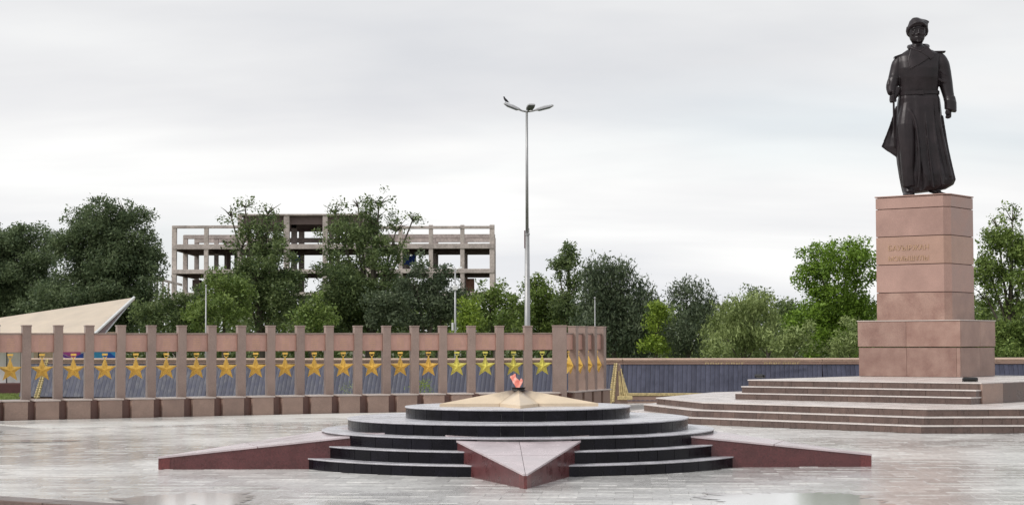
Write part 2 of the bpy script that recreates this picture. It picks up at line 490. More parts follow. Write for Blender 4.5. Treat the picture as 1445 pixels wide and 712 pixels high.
def tile_geo(sx, sy, tx, ty, dz, g_=0.0012, c=0.0018):
    """slab with worn edges: an inner top, a chamfered rim and short sides"""
    hx, hy = sx / 2 - g_, sy / 2 - g_
    V = []
    for (ax, ay, z) in ((hx - c, hy - c, 0.0), (hx, hy, -c), (hx, hy, -0.03)):
        for qx, qy in ((-1, -1), (1, -1), (1, 1), (-1, 1)):
            V.append((qx * ax, qy * ay, z + dz + qx * ax * tx + qy * ay * ty))
    Fc = [(0, 1, 2, 3)]
    for k in (0, 4):
        for i in range(4):
            j = (i + 1) % 4
            Fc.append((k + i, k + 4 + i, k + 4 + j, k + j))
    return V, Fc


bulk = MB(); band = MB(); near = []
bulk_a = []; band_a = []
rot = R(-4.0)
ca, sa = math.cos(rot), math.sin(rot)
BM = 4.4
for j in range(-5, 110):
    for i in range(-70, 71):
        u = i * TS + (TS / 2 if j % 2 else 0); v = 17.2 + j * TS - 4
        x = ca * u - sa * (v - 30); y = sa * u + ca * (v - 30) + 30
        if y < 14.0 or y > 49.5: continue
        if abs(x) > 0.34 * y + 2.5: continue
        dd = dist_to_colonnade(x, y) if y > 31 else 99
        if dd < BM: continue
        V, Fc = tile_geo(TS, TS, rng.normal(0, 0.004), rng.normal(0, 0.006), rng.normal(0, 0.0010))
        key = (y, x, V, Fc, rng.random())
        if y > 17.3 and abs(x) < y * 0.28 and y < 20.5: near.append(key)
        else:
            bulk.add([(ca * a - sa * b + x, sa * a + ca * b + y, c) for a, b, c in V], Fc); bulk_a += [key[4]] * len(Fc)
near.sort(key=lambda k: k[0])
for q, (y, x, V, Fc, rv) in enumerate(near):
    if q < 299:
        me = mesh('paving_slab', V, Fc, M_pave)
        at_ = me.attributes.new('slab', 'FLOAT', 'FACE'); at_.data.foreach_set('value', [rv] * len(Fc))
        link('paving_slab', me, plaza, (x, y, 0), (0, 0, rot))
    else:
        bulk.add([(ca * a - sa * b + x, sa * a + ca * b + y, c) for a, b, c in V], Fc); bulk_a += [rv] * len(Fc)
o = bulk.build('paving', M_pave, plaza)
at_ = o.data.attributes.new('slab', 'FLOAT', 'FACE'); at_.data.foreach_set('value', bulk_a)
tag(o, kind='stuff')
# pale polished strip that follows the foot of the colonnade
path = PC + [CORNER + Vector((0.4, 0.1, 0))]
for k in range(len(path) - 1):
    a, b = path[k], path[k + 1]
    d = (b - a).normalized(); n = Vector((d.y, -d.x, 0))
    L = (b - a).length
    for r_ in range(6):
        o0 = 0.55 + r_ * 0.64
        M = Matrix.Translation((a + b) / 2 + n * (o0 + 0.32) + Vector((0, 0, 0.002 + rng.normal(0, 0.0006)))) @ Matrix.Rotation(math.atan2(d.y, d.x), 4, 'Z')
        V, Fc = tile_geo(L + 0.02, 0.64, rng.normal(0, 0.0006), rng.normal(0, 0.0008), 0, 0.002, 0.002)
        band.add([M @ Vector(v) for v in V], Fc); band_a += [rng.random()] * len(Fc)
o = band.build('paving_band', M_band, plaza)
at_ = o.data.attributes.new('slab', 'FLOAT', 'FACE'); at_.data.foreach_set('value', band_a)
tag(o, kind='stuff')

# shallow rainwater standing in the low places of the paving
M_water = bpy.data.materials.new('rainwater'); M_water.use_nodes = True
b = M_water.node_tree.nodes['Principled BSDF']
b.inputs['Base Color'].default_value = (0.60, 0.58, 0.56, 1); b.inputs['Roughness'].default_value = 0.25
b.inputs['Coat Weight'].default_value = 1.0; b.inputs['Coat Roughness'].default_value = 0.09; b.inputs['Coat IOR'].default_value = 1.45
def puddle(cx, cy, rx, ry, seed):
    n = 120; pts = []
    for i in range(n):
        a = 2 * math.pi * i / n
        f = 1 + 0.34 * noise.noise(Vector((math.cos(a) * 1.6, math.sin(a) * 1.6, seed))) + 0.30 * noise.noise(Vector((math.cos(a) * 5, math.sin(a) * 5, seed + 9))) + 0.22 * noise.noise(Vector((math.cos(a) * 16, math.sin(a) * 16, seed + 20)))
        pts.append((cx + rx * f * math.copysign(abs(math.cos(a)) ** 0.7, math.cos(a)), cy + ry * f * math.sin(a)))
    m_ = MB(); V = [Vector((x, y, 0.0052)) for x, y in pts]; m_.add(V, [tuple(range(n))])
    tag(m_.build('puddle', M_water), kind='structure')
for q_, (px, py, rx, ry) in enumerate(((272, 705, .75, .75), (455, 712, .45, .3), (1135, 706, .85, 1.1), (20, 622, 1.0, .45))):
    c_ = at(px, py, z=0.0); puddle(c_.x, c_.y, rx, ry, q_ * 3.7)

# brown kerb in the near left corner
k0 = at(-60, 695.0, z=0.14); k1 = at(330, 719.5, z=0.14)
kd = (k1 - k0).normalized(); kn = Vector((kd.y, -kd.x, 0))
kerb = empty('kerb', (k0.x, k0.y, 0), math.atan2(kd.y, kd.x), 'low brown granite kerb in the bottom left corner of the plaza', 'kerb')
kme = MB().cbox(0.002, 0.796, -0.35, 0, -0.28, 0.14, 0.008)
kme = mesh('kerb_stone', kme.V, kme.F, M_step)
for i in range(8):
    link('kerb_stone', kme, kerb, (i * 0.8, 0, 0))

# ------------------------------------------------------------------ flame platform: five round black steps and the big red granite star
CX, CY = 0.075, 25.76
TIERS = [(3.17, 0.00, 0.142), (2.93, 0.142, 0.296), (2.71, 0.296, 0.45), (2.36, 0.45, 0.605), (1.56, 0.605, 0.762)]
SROT = R(1.5)
RO, RI = 4.96, 1.895


def star_pt(k, r):
    a = -math.pi / 2 + SROT + k * math.pi / 5
    return Vector((r * math.cos(a), r * math.sin(a), 0))


star_poly = [star_pt(k, RO if k % 2 == 0 else RI) for k in range(10)]


def inside(poly, x, y):
    c = False
    for i in range(len(poly)):
        a, b = poly[i], poly[i - 1]
        if (a.y > y) != (b.y > y) and x < (b.x - a.x) * (y - a.y) / (b.y - a.y) + a.x: c = not c
    return c


plat = empty('flame_platform', (CX, CY, 0), 0, 'five round black granite steps carrying the eternal flame', 'platform')
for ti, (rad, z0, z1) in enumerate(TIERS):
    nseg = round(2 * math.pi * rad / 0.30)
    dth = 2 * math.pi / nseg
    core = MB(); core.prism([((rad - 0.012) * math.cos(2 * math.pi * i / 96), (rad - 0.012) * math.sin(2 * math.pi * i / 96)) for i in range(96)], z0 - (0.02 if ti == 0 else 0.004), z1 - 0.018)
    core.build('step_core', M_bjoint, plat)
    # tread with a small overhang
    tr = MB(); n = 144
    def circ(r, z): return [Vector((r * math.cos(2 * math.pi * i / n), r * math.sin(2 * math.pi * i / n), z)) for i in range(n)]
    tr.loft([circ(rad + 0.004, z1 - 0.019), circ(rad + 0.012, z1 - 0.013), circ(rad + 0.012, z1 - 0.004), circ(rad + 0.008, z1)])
    tr.build('tread', M_paletread, plat)
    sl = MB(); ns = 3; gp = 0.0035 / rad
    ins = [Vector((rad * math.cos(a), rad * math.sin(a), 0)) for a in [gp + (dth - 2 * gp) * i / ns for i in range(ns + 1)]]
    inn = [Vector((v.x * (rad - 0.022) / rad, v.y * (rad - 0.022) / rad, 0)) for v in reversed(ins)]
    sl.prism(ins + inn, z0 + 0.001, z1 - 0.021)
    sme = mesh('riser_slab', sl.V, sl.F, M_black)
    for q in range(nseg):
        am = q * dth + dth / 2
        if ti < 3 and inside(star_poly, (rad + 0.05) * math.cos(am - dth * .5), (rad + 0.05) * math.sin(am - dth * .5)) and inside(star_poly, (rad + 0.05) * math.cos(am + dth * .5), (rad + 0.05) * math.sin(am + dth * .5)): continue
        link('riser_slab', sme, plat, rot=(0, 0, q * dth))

bigstar = empty('granite_star', (CX - 0.06, CY, 0), 0, 'large red granite star with sloping rays lying around the black steps', 'star')


def ray_h(ax): return 0.162 + 0.108 * (RO - ax)


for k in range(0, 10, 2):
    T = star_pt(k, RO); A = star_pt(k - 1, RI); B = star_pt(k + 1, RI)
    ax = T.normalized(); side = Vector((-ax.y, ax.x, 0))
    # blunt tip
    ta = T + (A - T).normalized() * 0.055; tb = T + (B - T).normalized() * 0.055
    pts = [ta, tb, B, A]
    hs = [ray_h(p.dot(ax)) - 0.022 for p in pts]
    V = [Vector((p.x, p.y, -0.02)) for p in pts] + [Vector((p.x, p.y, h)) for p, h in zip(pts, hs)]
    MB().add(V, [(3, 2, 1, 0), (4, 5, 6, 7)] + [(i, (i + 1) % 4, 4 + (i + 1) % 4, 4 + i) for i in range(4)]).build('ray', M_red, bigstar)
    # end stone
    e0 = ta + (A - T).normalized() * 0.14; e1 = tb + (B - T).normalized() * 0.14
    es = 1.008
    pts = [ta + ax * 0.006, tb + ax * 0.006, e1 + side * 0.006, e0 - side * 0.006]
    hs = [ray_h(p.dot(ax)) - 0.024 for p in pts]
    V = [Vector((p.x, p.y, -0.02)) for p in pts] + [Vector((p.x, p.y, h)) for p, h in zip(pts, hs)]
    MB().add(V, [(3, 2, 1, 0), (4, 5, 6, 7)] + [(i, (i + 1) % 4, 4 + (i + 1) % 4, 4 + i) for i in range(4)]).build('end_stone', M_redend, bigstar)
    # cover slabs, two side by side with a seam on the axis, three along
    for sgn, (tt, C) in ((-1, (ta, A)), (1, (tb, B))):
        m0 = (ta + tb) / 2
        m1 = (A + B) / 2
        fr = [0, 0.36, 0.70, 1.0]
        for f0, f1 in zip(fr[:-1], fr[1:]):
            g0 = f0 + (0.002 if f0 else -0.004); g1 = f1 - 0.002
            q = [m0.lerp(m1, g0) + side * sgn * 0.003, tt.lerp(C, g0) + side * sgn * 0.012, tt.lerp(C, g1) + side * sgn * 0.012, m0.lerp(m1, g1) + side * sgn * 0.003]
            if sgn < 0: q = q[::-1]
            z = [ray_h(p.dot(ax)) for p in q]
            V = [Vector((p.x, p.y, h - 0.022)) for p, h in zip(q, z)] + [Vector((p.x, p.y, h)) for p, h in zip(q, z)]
            MB().add(V, [(3, 2, 1, 0), (4, 5, 6, 7)] + [(i, (i + 1) % 4, 4 + (i + 1) % 4, 4 + i) for i in range(4)]).build('cover_slab', M_paletop, bigstar)

# cream five-pointed star with the burner
gs = empty('flame_star', (CX + 0.01, CY, 0.762), 0, 'cream stone five-pointed star around the burner on the top black step', 'star')
RO2, RI2 = 1.16, 0.46
for k in range(0, 10, 2):
    def sp(kk, r):
        a = -math.pi / 2 + R(1) + kk * math.pi / 5
        return Vector((r * math.cos(a), r * math.sin(a), 0))
    T = sp(k, RO2); A = sp(k - 1, RI2); B = sp(k + 1, RI2); O = Vector((0, 0, 0.235))
    up = Vector((0, 0, 0.042)); e = 0.985
    cen = (T + A + B) / 3 * 0.6
    def sh(p): return cen + (p - cen) * e
    O2 = Vector((cen.x * 0.01, cen.y * 0.01, 0.235))
    V = [sh(T), sh(B), Vector((0, 0, 0)), sh(A), sh(T) + up, sh(B) + up * 1.0, O2, sh(A) + up * 1.0]
    MB().add(V, [(3, 2, 1, 0), (0, 1, 5, 4), (3, 0, 4, 7), (4, 5, 6), (4, 6, 7), (1, 2, 6, 5), (2, 3, 7, 6)]).build('ray', M_cream, gs)
# soot smear baked into the stone around the cup
sm = bpy.data.materials.new('sooty cream stone'); sm.use_nodes = True
bn = MB()
for zz, r0 in ((0.0, 0),): pass
rings = []
for r_, z_ in ((0.10, 0.2365), (0.085, 0.262), (0.098, 0.275), (0.100, 0.285), (0.080, 0.285), (0.05, 0.255)):
    rings.append([Vector((r_ * math.cos(2 * math.pi * i / 24), r_ * math.sin(2 * math.pi * i / 24), z_ - 0.03)) for i in range(24)])
bn.loft(rings).build('burner', M_soot, gs, smooth=False)
t = M_cream.node_tree; b = t.nodes['Principled BSDF']
co = N(t, 'ShaderNodeTexCoord'); ln = N(t, 'ShaderNodeVectorMath', operation='LENGTH')
mpp = N(t, 'ShaderNodeMapping'); mpp.inputs['Location'].default_value = (0, 0, -0.23); t.links.new(co.outputs['Object'], mpp.inputs[0]); t.links.new(mpp.outputs[0], ln.inputs[0])
nz = N(t, 'ShaderNodeTexNoise', inp={'Scale': 9.0, 'Detail': 4.0}); t.links.new(co.outputs['Object'], nz.inputs[0])
aa = N(t, 'ShaderNodeMath', operation='MULTIPLY_ADD', inp={1: 0.28, 2: -0.14}); t.links.new(nz.outputs['Fac'], aa.inputs[0])
ab = N(t, 'ShaderNodeMath', operation='ADD'); t.links.new(ln.outputs['Value'], ab.inputs[0]); t.links.new(aa.outputs[0], ab.inputs[1])
rr = ramp(t, [(0.10, (0.92, 0.92, 0.92)), (0.22, (0.45, 0.45, 0.45)), (0.42, (0, 0, 0))]); t.links.new(ab.outputs[0], rr.inputs[0])
old = b.inputs['Base Color'].links[0].from_socket
mx = N(t, 'ShaderNodeMix', data_type='RGBA'); mx.inputs['B'].default_value = (0.06, 0.04, 0.04, 1)
t.links.new(rr.outputs[0], mx.inputs['Factor']); t.links.new(old, mx.inputs['A']); t.links.new(mx.outputs['Result'], b.inputs['Base Color'])

# the flame itself, blown to the left
fm = bpy.data.materials.new('fire'); fm.use_nodes = True
t = fm.node_tree; t.nodes.clear()
out = N(t, 'ShaderNodeOutputMaterial'); em = N(t, 'ShaderNodeEmission', inp={'Strength': 1.0})
lw = N(t, 'ShaderNodeTexNoise', inp={'Scale': 14.0, 'Detail': 2.0}); co = N(t, 'ShaderNodeTexCoord'); t.links.new(co.outputs['Object'], lw.inputs[0])
rr = ramp(t, [(0.35, (0.50, 0.13, 0.10)), (0.50, (0.62, 0.23, 0.18)), (0.66, (0.68, 0.42, 0.36))]); t.links.new(lw.outputs['Fac'], rr.inputs[0])
t.links.new(rr.outputs[0], em.inputs['Color']); trn = N(t, 'ShaderNodeBsdfTransparent')
ms = N(t, 'ShaderNodeMixShader', inp={0: 0.74}); t.links.new(trn.outputs[0], ms.inputs[1]); t.links.new(em.outputs[0], ms.inputs[2]); t.links.new(ms.outputs[0], out.inputs[0])
fl = MB()
def flame_tongue(path, rads, seed):
    rings = []
    for q, (p, r_) in enumerate(zip(path, rads)):
        rings.append([Vector((p[0] + r_ * math.cos(2 * math.pi * i / 14) * (1 + 0.35 * noise.noise(Vector((i * 0.9, q * 0.8, seed)))), p[1] + 0.6 * r_ * math.sin(2 * math.pi * i / 14), p[2] + 0.012 * noise.noise(Vector((i * 1.3, q, seed + 5))))) for i in range(14)])
    fl.loft(rings)
flame_tongue([(0.0, 0, 0), (-0.005, 0, 0.04), (-0.02, 0, 0.08), (-0.05, 0, 0.12), (-0.075, 0, 0.155), (-0.07, 0, 0.185), (-0.045, 0, 0.215)], [0.028, 0.044, 0.062, 0.056, 0.048, 0.034, 0.006], 1.0)
flame_tongue([(0.0, 0, 0.01), (0.02, 0.01, 0.05), (0.045, 0, 0.09), (0.052, 0, 0.12), (0.05, 0, 0.145)], [0.02, 0.03, 0.028, 0.022, 0.004], 3.0)
flame_tongue([(-0.05, 0, 0.12), (-0.085, 0.0, 0.145), (-0.108, 0, 0.165), (-0.115, 0, 0.185)], [0.03, 0.032, 0.022, 0.004], 6.0)
flo = fl.build('flame', fm, smooth=True, loc=(CX + 0.005, CY, 0.762 + 0.245), scale=(0.86, 0.86, 0.92))
tag(flo, 'salmon orange flame blown sideways above the dark burner', 'flame')

# ------------------------------------------------------------------ colonnade with gold stars
TOPZ = 2.04
col = empty('colonnade', (0, 0, 0), 0, 'long curved colonnade of slim granite pillars joined by pink panels over a block plinth', 'colonnade')
wing = empty('colonnade_wing', (0, 0, 0), 0, 'short side wing of the colonnade turning back at its right end', 'colonnade')

pm = MB(); pm.cbox(-0.095, 0.095, -0.105, 0.105, 0, TOPZ - 0.03, 0.006)
pm.cbox(-0.105, 0.105, -0.115, 0.115, TOPZ - 0.03, TOPZ, 0.004)
pm = mesh('pillar', pm.V, pm.F, M_pillar)
panel_me = MB().cbox(-0.5, 0.5, -0.045, 0.045, -0.19, 0.19, 0.006); panel_me = mesh('panel', panel_me.V, panel_me.F, M_panel)
pcap_me = MB().cbox(-0.5, 0.5, -0.065, 0.065, 0, 0.035, 0.005); pcap_me = mesh('panel_cap', pcap_me.V, pcap_me.F, M_pillar)
blk = MB().cbox(-0.252, 0.252, -0.52, 0.12, -0.02, 0.395, 0.008); blk_me = mesh('plinth_block', blk.V, blk.F, M_plinth)
bc = MB().cbox(-0.29, 0.29, -0.535, 0.13, 0.397, 0.43, 0.005); bc_me = mesh('plinth_cap', bc.V, bc.F, M_plcap)
wblk = MB().cbox(-0.26, 0.26, -0.27, 0.12, -0.02, 0.395, 0.008); wblk_me = mesh('plinth_block', wblk.V, wblk.F, M_plinth)
wbc = MB().cbox(-0.29, 0.29, -0.285, 0.13, 0.397, 0.43, 0.005); wbc_me = mesh('plinth_cap', wbc.V, wbc.F, M_plcap)
wg = MB().box(-0.345, 0.345, -0.20, 0.10, -0.02, 0.39); wgap_me = mesh('plinth_core', wg.V, wg.F, M_gap)
gapm = MB().box(-0.36, 0.36, -0.40, 0.10, -0.02, 0.39); gap_me = mesh('plinth_core', gapm.V, gapm.F, M_gap)


def star_medal_mesh(w):
    """raised five-pointed star, the top point a little longer, ridges from centre to tips"""
    out = MB()
    Ro = w / 1.902; Ri = Ro * 0.42
    P = []
    for k in range(10):
        a = math.pi / 2 - k * math.pi / 5
        r_ = (Ro if k % 2 == 0 else Ri) * (1.07 if k == 0 else 1)
        P.append(Vector((r_ * math.cos(a), 0, r_ * math.sin(a))))
    V = P + [Vector((0, -0.135, 0)), Vector((0, 0.06, 0))]
    Fc = []
    for i in range(10):
        j = (i + 1) % 10
        Fc += [(i, 10, j), (j, 11, i)]
    return out.add(V, Fc)


SW = 0.50
stm = star_medal_mesh(SW)
hang = MB()
hang.cbox(-0.062, 0.062, -0.012, 0.012, 0.315, 0.362, 0.004)      # bar
rg = []
for i in range(13):
    a = math.pi * (0.08 + 0.84 * i / 12) + math.pi
    rg.append((0.045 * math.cos(a), 0, 0.305 + 0.042 * math.sin(a)))
hang.tube(rg, 0.008, 6)
ORD = ['first', 'second', 'third', 'fourth', 'fifth', 'sixth', 'seventh', 'eighth', 'ninth', 'tenth', 'eleventh', 'twelfth', 'thirteenth', 'fourteenth', 'fifteenth', 'sixteenth', 'seventeenth', 'eighteenth', 'nineteenth', 'twentieth', 'twenty-first']
star_meshes = {}
for key, m in (('gold', M_gold), ('green', M_gold2)):
    star_meshes[key] = (mesh('star_body', stm.V, stm.F, m), mesh('hanger', hang.V, hang.F, m))


def medal(loc, rz, key, label, group='gold star medals hung in the bays of the colonnade'):
    e = empty('star_medal', loc, rz, label, 'star medal', group)
    link('star_body', star_meshes[key][0], e)
    link('hanger', star_meshes[key][1], e)
    return e


SZ = 1.055
allp = PC + [CORNER]
for i, p in enumerate(PC):
    a = allp[max(i - 1, 0)]; b = allp[min(i + 1, len(allp) - 1)]
    ang = math.atan2((b - a).y, (b - a).x)
    link('pillar', pm, col, p, (0, 0, ang * 0.8))
for i in range(len(allp) - 1):
    a, b = allp[i], allp[i + 1]
    d = b - a; L = d.length; ang = math.atan2(d.y, d.x)
    last = i == len(allp) - 2
    mid = (a + b) / 2
    w = L - 0.19
    if last:
        w = L - 0.095 - 0.17; mid = a + d.normalized() * (0.095 + w / 2)
    back = Vector((-d.y, d.x, 0)).normalized() * 0.02
    link('panel', panel_me, col, mid + back + Vector((0, 0, 1.64)), (0, 0, ang), (w - 0.004, 1, 1))
    link('panel_cap', pcap_me, col, mid + back + Vector((0, 0, 1.833)), (0, 0, ang), (w - 0.004, 1, 1))
    link('plinth_core', gap_me, col, mid, (0, 0, ang))
    link('plinth_block', blk_me, col, mid, (0, 0, ang))
    link('plinth_cap', bc_me, col, mid, (0, 0, ang), (0.98, 1, 1))
    bay = i - 0
    green = i >= 16
    if i >= 1:
        n_left = ORD[i - 1]
        lab = ('greenish gold' if green else 'golden') + ' star hanging in the ' + n_left + ' bay from the left of the colonnade'
        if last: lab = 'greenish gold five-pointed star hanging beside the wide corner pillar'
        medal(mid + back * 0.2 + Vector((0, 0, SZ)), ang * 0.6, 'green' if green else 'gold', lab)
# wide corner pillar
cp = MB(); cp.cbox(-0.175, 0.175, -0.12, 0.12, 0, TOPZ + 0.01 - 0.03, 0.006); cp.cbox(-0.185, 0.185, -0.13, 0.13, TOPZ - 0.02, TOPZ + 0.012, 0.004)
cp.build('corner_pillar', M_pillar, col, loc=CORNER)
# wing: turns back to the right
WD = Vector((math.sin(R(22.7)), math.cos(R(22.7)), 0)); wang = math.atan2(WD.y, WD.x)
W0 = CORNER + Vector((0.10, 0.10, 0))
for i in range(1, 5):
    link('pillar', pm, wing, W0 + WD * (0.68 * i), (0, 0, wang))
for i in range(4):
    mid = W0 + WD * (0.68 * (i + 0.5))
    nb = Vector((-WD.y, WD.x, 0)) * 0.02
    link('panel', panel_me, wing, mid + nb + Vector((0, 0, 1.64)), (0, 0, wang), (0.486, 1, 1))
    link('panel_cap', pcap_me, wing, mid + nb + Vector((0, 0, 1.833)), (0, 0, wang), (0.486, 1, 1))
    link('plinth_core', wgap_me, wing, mid, (0, 0, wang))
    link('plinth_block', wblk_me, wing, mid, (0, 0, wang))
    link('plinth_cap', wbc_me, wing, mid, (0, 0, wang), (1.16, 1, 1))
    medal(mid + Vector((0, 0, SZ)), wang, 'gold', 'golden star seen edge-on in the %s bay of the side wing behind the corner pillar' % ORD[i])

# ------------------------------------------------------------------ long slate wall behind
wallp = [at(40, 540, Y=56.6), at(300, 540, Y=54.6), at(600, 540, Y=52.6), at(880, 540, Y=51.0), at(1160, 540, Y=50.2), at(1640, 540, Y=49.9)]
for p in wallp: p.z = 0
wl = empty('memorial_wall', (0, 0, 0), 0, 'long low wall of leaning blue-grey slate slabs under a pink granite cap', 'wall')
slab_me = None
SL_W = 0.125
nslab = 0
extra = MB()
for a, b in zip(wallp[:-1], wallp[1:]):
    d = b - a; L = d.length; ang = math.atan2(d.y, d.x)
    M = Matrix.Translation(a) @ Matrix.Rotation(ang, 4, 'Z')
    e = 0.003
    MB().box(0, L, -0.02, 0.22, -0.28, 1.02).box(0, L, -0.40, -0.02, -0.28, 0.02).build('wall_core', M_gap, wl, loc=a, rot=(0, 0, ang))
    MB().cbox(-e, L + e, -0.08, 0.26, 1.02, 1.085, 0.008).build('frieze', M_wallcap2, wl, loc=a, rot=(0, 0, ang))
    MB().cbox(-e, L + e, -0.11, 0.29, 1.087, 1.125, 0.008).build('moulding', M_wallcap, wl, loc=a, rot=(0, 0, ang))
    MB().cbox(-e, L + e, -0.16, 0.32, 1.127, 1.185, 0.012).build('cap', M_wallcap, wl, loc=a, rot=(0, 0, ang))
    right = a.x > 2.5
    if right: MB().cbox(-e, L + e, -0.52, -0.38, 0.165, 0.245, 0.01).build('gilded_strip', M_goldw, wl, loc=a, rot=(0, 0, ang))
    MB().cbox(-e, L + e, -0.50 if right else -0.46, -0.40, -0.28, 0.163 if right else 0.0, 0.01).build('base_course', M_plinth, wl, loc=a, rot=(0, 0, ang))
    ns = round(L / SL_W); w = L / ns
    for i in range(ns):
        x0 = i * w
        lean = math.atan2(0.35, 0.78)
        if nslab < 296:
            if slab_me is None:
                sb = MB()
                # slab stands in its own plane, curved a little like a pleat
                sb.loft([[Vector((x, y, z)) for x, y in ((0.003, 0.0), (0.0035, -0.018), (w / 2, -0.021), (w - 0.0035, -0.018), (w - 0.003, 0.0))] for z in (-0.22, 0.85)])
                slab_me = mesh('slate_slab', sb.V, sb.F, M_slab)
            o = link('slate_slab', slab_me, wl)
            Ms = M @ Matrix.Translation((x0, -0.40, 0.225)) @ Matrix.Rotation(-lean, 4, 'X')
            o.matrix_local = Ms
            nslab += 1
# gilded letters too small to read, in two words on the frieze
gl = MB()
for (x0, x1, nlet) in ((993, 1052, 8), (1076, 1130, 8)):
    a = at(x0, 513, Y=50.25); b = at(x1, 513, Y=50.15)
    for i in range(nlet):
        p = a.lerp(b, (i + 0.5) / nlet); wd = (b - a).length / nlet
        M = Matrix.Translation((p.x, 50.05 - 0.0, 1.052))
        kind = (i * 7 + nlet) % 4
        gl.box(-wd * 0.33, -wd * 0.2, -0.012, 0.03, -0.022, 0.022, M)
        if kind != 1: gl.box(wd * 0.15, wd * 0.28, -0.012, 0.03, -0.022, 0.022, M)
        gl.box(-wd * 0.2, wd * 0.15, -0.011, 0.03, (-0.022 if kind == 2 else 0.012), (-0.012 if kind == 2 else 0.022), M)
gl.build('gilded_letters', M_goldw, wl)

# gilded wheat-ear steles at both ends of the opening
def stele(base, top, wdt, label, full=True):
    e = empty('wheat_stele', (base.x, base.y, 0), 0, label, 'stele', 'gilded wheat-ear steles standing before the slate wall')
    H = top.z; dxx = top.x - base.x
    def q(f, h): return Vector((dxx * h / H + f, 0, h))
    if full:
        m = MB()
        m.loft([[Vector((0.02, -0.2, 0)), Vector((wdt, -0.2, 0)), Vector((wdt, 0.15, 0)), Vector((0.02, 0.15, 0))],
                [Vector((dxx + 0.03, -0.06, H)), Vector((dxx + wdt * 0.34, -0.06, H)), Vector((dxx + wdt * 0.34, 0.08, H)), Vector((dxx + 0.03, 0.08, H))]])
        m.build('stone_body', M_plinth, e)
    # one broad ear of wheat: grains in two rows along a leaning stem
    ear = MB(); n = 17
    for i in range(n):
        h = 0.04 + (H - 0.02) * (i + 0.5) / n
        f = (1 - 0.5 * i / n)
        c = Vector((dxx * h / H + 0.05, -0.24 + 0.15 * h / H, h))
        for s in (-1, 1):
            Mx = Matrix.Rotation(R(18) * s, 3, 'Y')
            ear.ball(c + Vector((s * 0.045 * f, 0, 0)), (0.046 * f, 0.04, 0.052), 4, Mx)
    ear.tube([(0.05, -0.23, 0), (dxx + 0.05, -0.08, H)], 0.03, 6)
    ear.build('wheat_ear', M_goldw, e)
    if full:
        st = MB()
        for j, (fx, hh) in enumerate(((0.30, 0.78), (0.36, 0.66), (0.42, 0.84), (0.48, 0.70), (0.535, 0.60))):
            st.tube([(fx, -0.225, 0.13), (fx * 0.55 + dxx * 0.75, -0.20 + 0.12 * hh, H * hh)], [0.03, 0.014], 6)
            st.ball((fx * 0.55 + dxx * 0.75, -0.20 + 0.12 * hh, H * hh), (0.02, 0.02, 0.06), 4)
        st.cbox(0.22, 0.62, -0.30, -0.2, 0.10, 0.20, 0.012)
        st.build('wheat_stalks', M_goldw, e)
    return e


sb_ = at(859, 566, Y=49.5); st_ = at(866, 513, Y=49.5)
stele(Vector((sb_.x, sb_.y, 0)), Vector((st_.x, st_.y, st_.z)), 0.50, 'tapered stone stele with gilded wheat ears to the right of the colonnade wing')
sb_ = at(51.5, 561, Y=54.6); st_ = at(65.5, 507, Y=54.6)
stele(Vector((sb_.x, sb_.y, 0)), Vector((st_.x, st_.y, st_.z)), 0.4, 'leaning gilded wheat ear seen behind the second star at the wall end', full=False)


# ------------------------------------------------------------------ statue steps
def off(poly, d):
    """polygon (clockwise seen from above reversed as needed) pushed outwards by d"""
    n = len(poly); out = []
    A = sum(poly[i].x * poly[(i + 1) % n].y - poly[(i + 1) % n].x * poly[i].y for i in range(n))
    s = 1 if A > 0 else -1
    for i in range(n):
        p0, p1, p2 = poly[i - 1], poly[i], poly[(i + 1) % n]
        d1 = (p1 - p0).normalized(); d2 = (p2 - p1).normalized()
        n1 = Vector((d1.y, -d1.x)) * s; n2 = Vector((d2.y, -d2.x)) * s
        m = (n1 + n2); m = m / max(m.length_squared, 1e-6) * 2
        out.append(p1 + m * d)
    return out


ss = empty('statue_steps', (0, 0, 0), 0, 'two flights of brown granite steps and terraces under the statue pedestal', 'steps')
SLAB_L = 0.53
unit_riser = {}


def riser_mesh(h):
    key = round(h, 3)
    if key not in unit_riser:
        m = MB().cbox(0, 1, 0, 0.03, 0, h, 0.004)
        unit_riser[key] = mesh('riser_slab', m.V, m.F, M_step)
    return unit_riser[key]


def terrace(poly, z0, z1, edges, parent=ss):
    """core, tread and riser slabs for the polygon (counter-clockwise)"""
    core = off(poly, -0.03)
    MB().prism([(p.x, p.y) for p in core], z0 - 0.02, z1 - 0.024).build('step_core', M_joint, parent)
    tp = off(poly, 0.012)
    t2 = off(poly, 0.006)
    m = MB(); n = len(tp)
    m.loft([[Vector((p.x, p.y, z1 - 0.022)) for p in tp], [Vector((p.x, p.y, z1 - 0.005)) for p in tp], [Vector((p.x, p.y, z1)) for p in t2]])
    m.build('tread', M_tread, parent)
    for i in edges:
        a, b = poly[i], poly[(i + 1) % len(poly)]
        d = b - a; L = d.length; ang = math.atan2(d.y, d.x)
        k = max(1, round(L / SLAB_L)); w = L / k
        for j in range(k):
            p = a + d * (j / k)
            link('riser_slab', riser_mesh(z1 - z0 - 0.024), parent, (p.x + math.cos(ang) * 0.0015, p.y + math.sin(ang) * 0.0015, z0 + 0.001), (0, 0, ang), (w - 0.003, 1, 1))


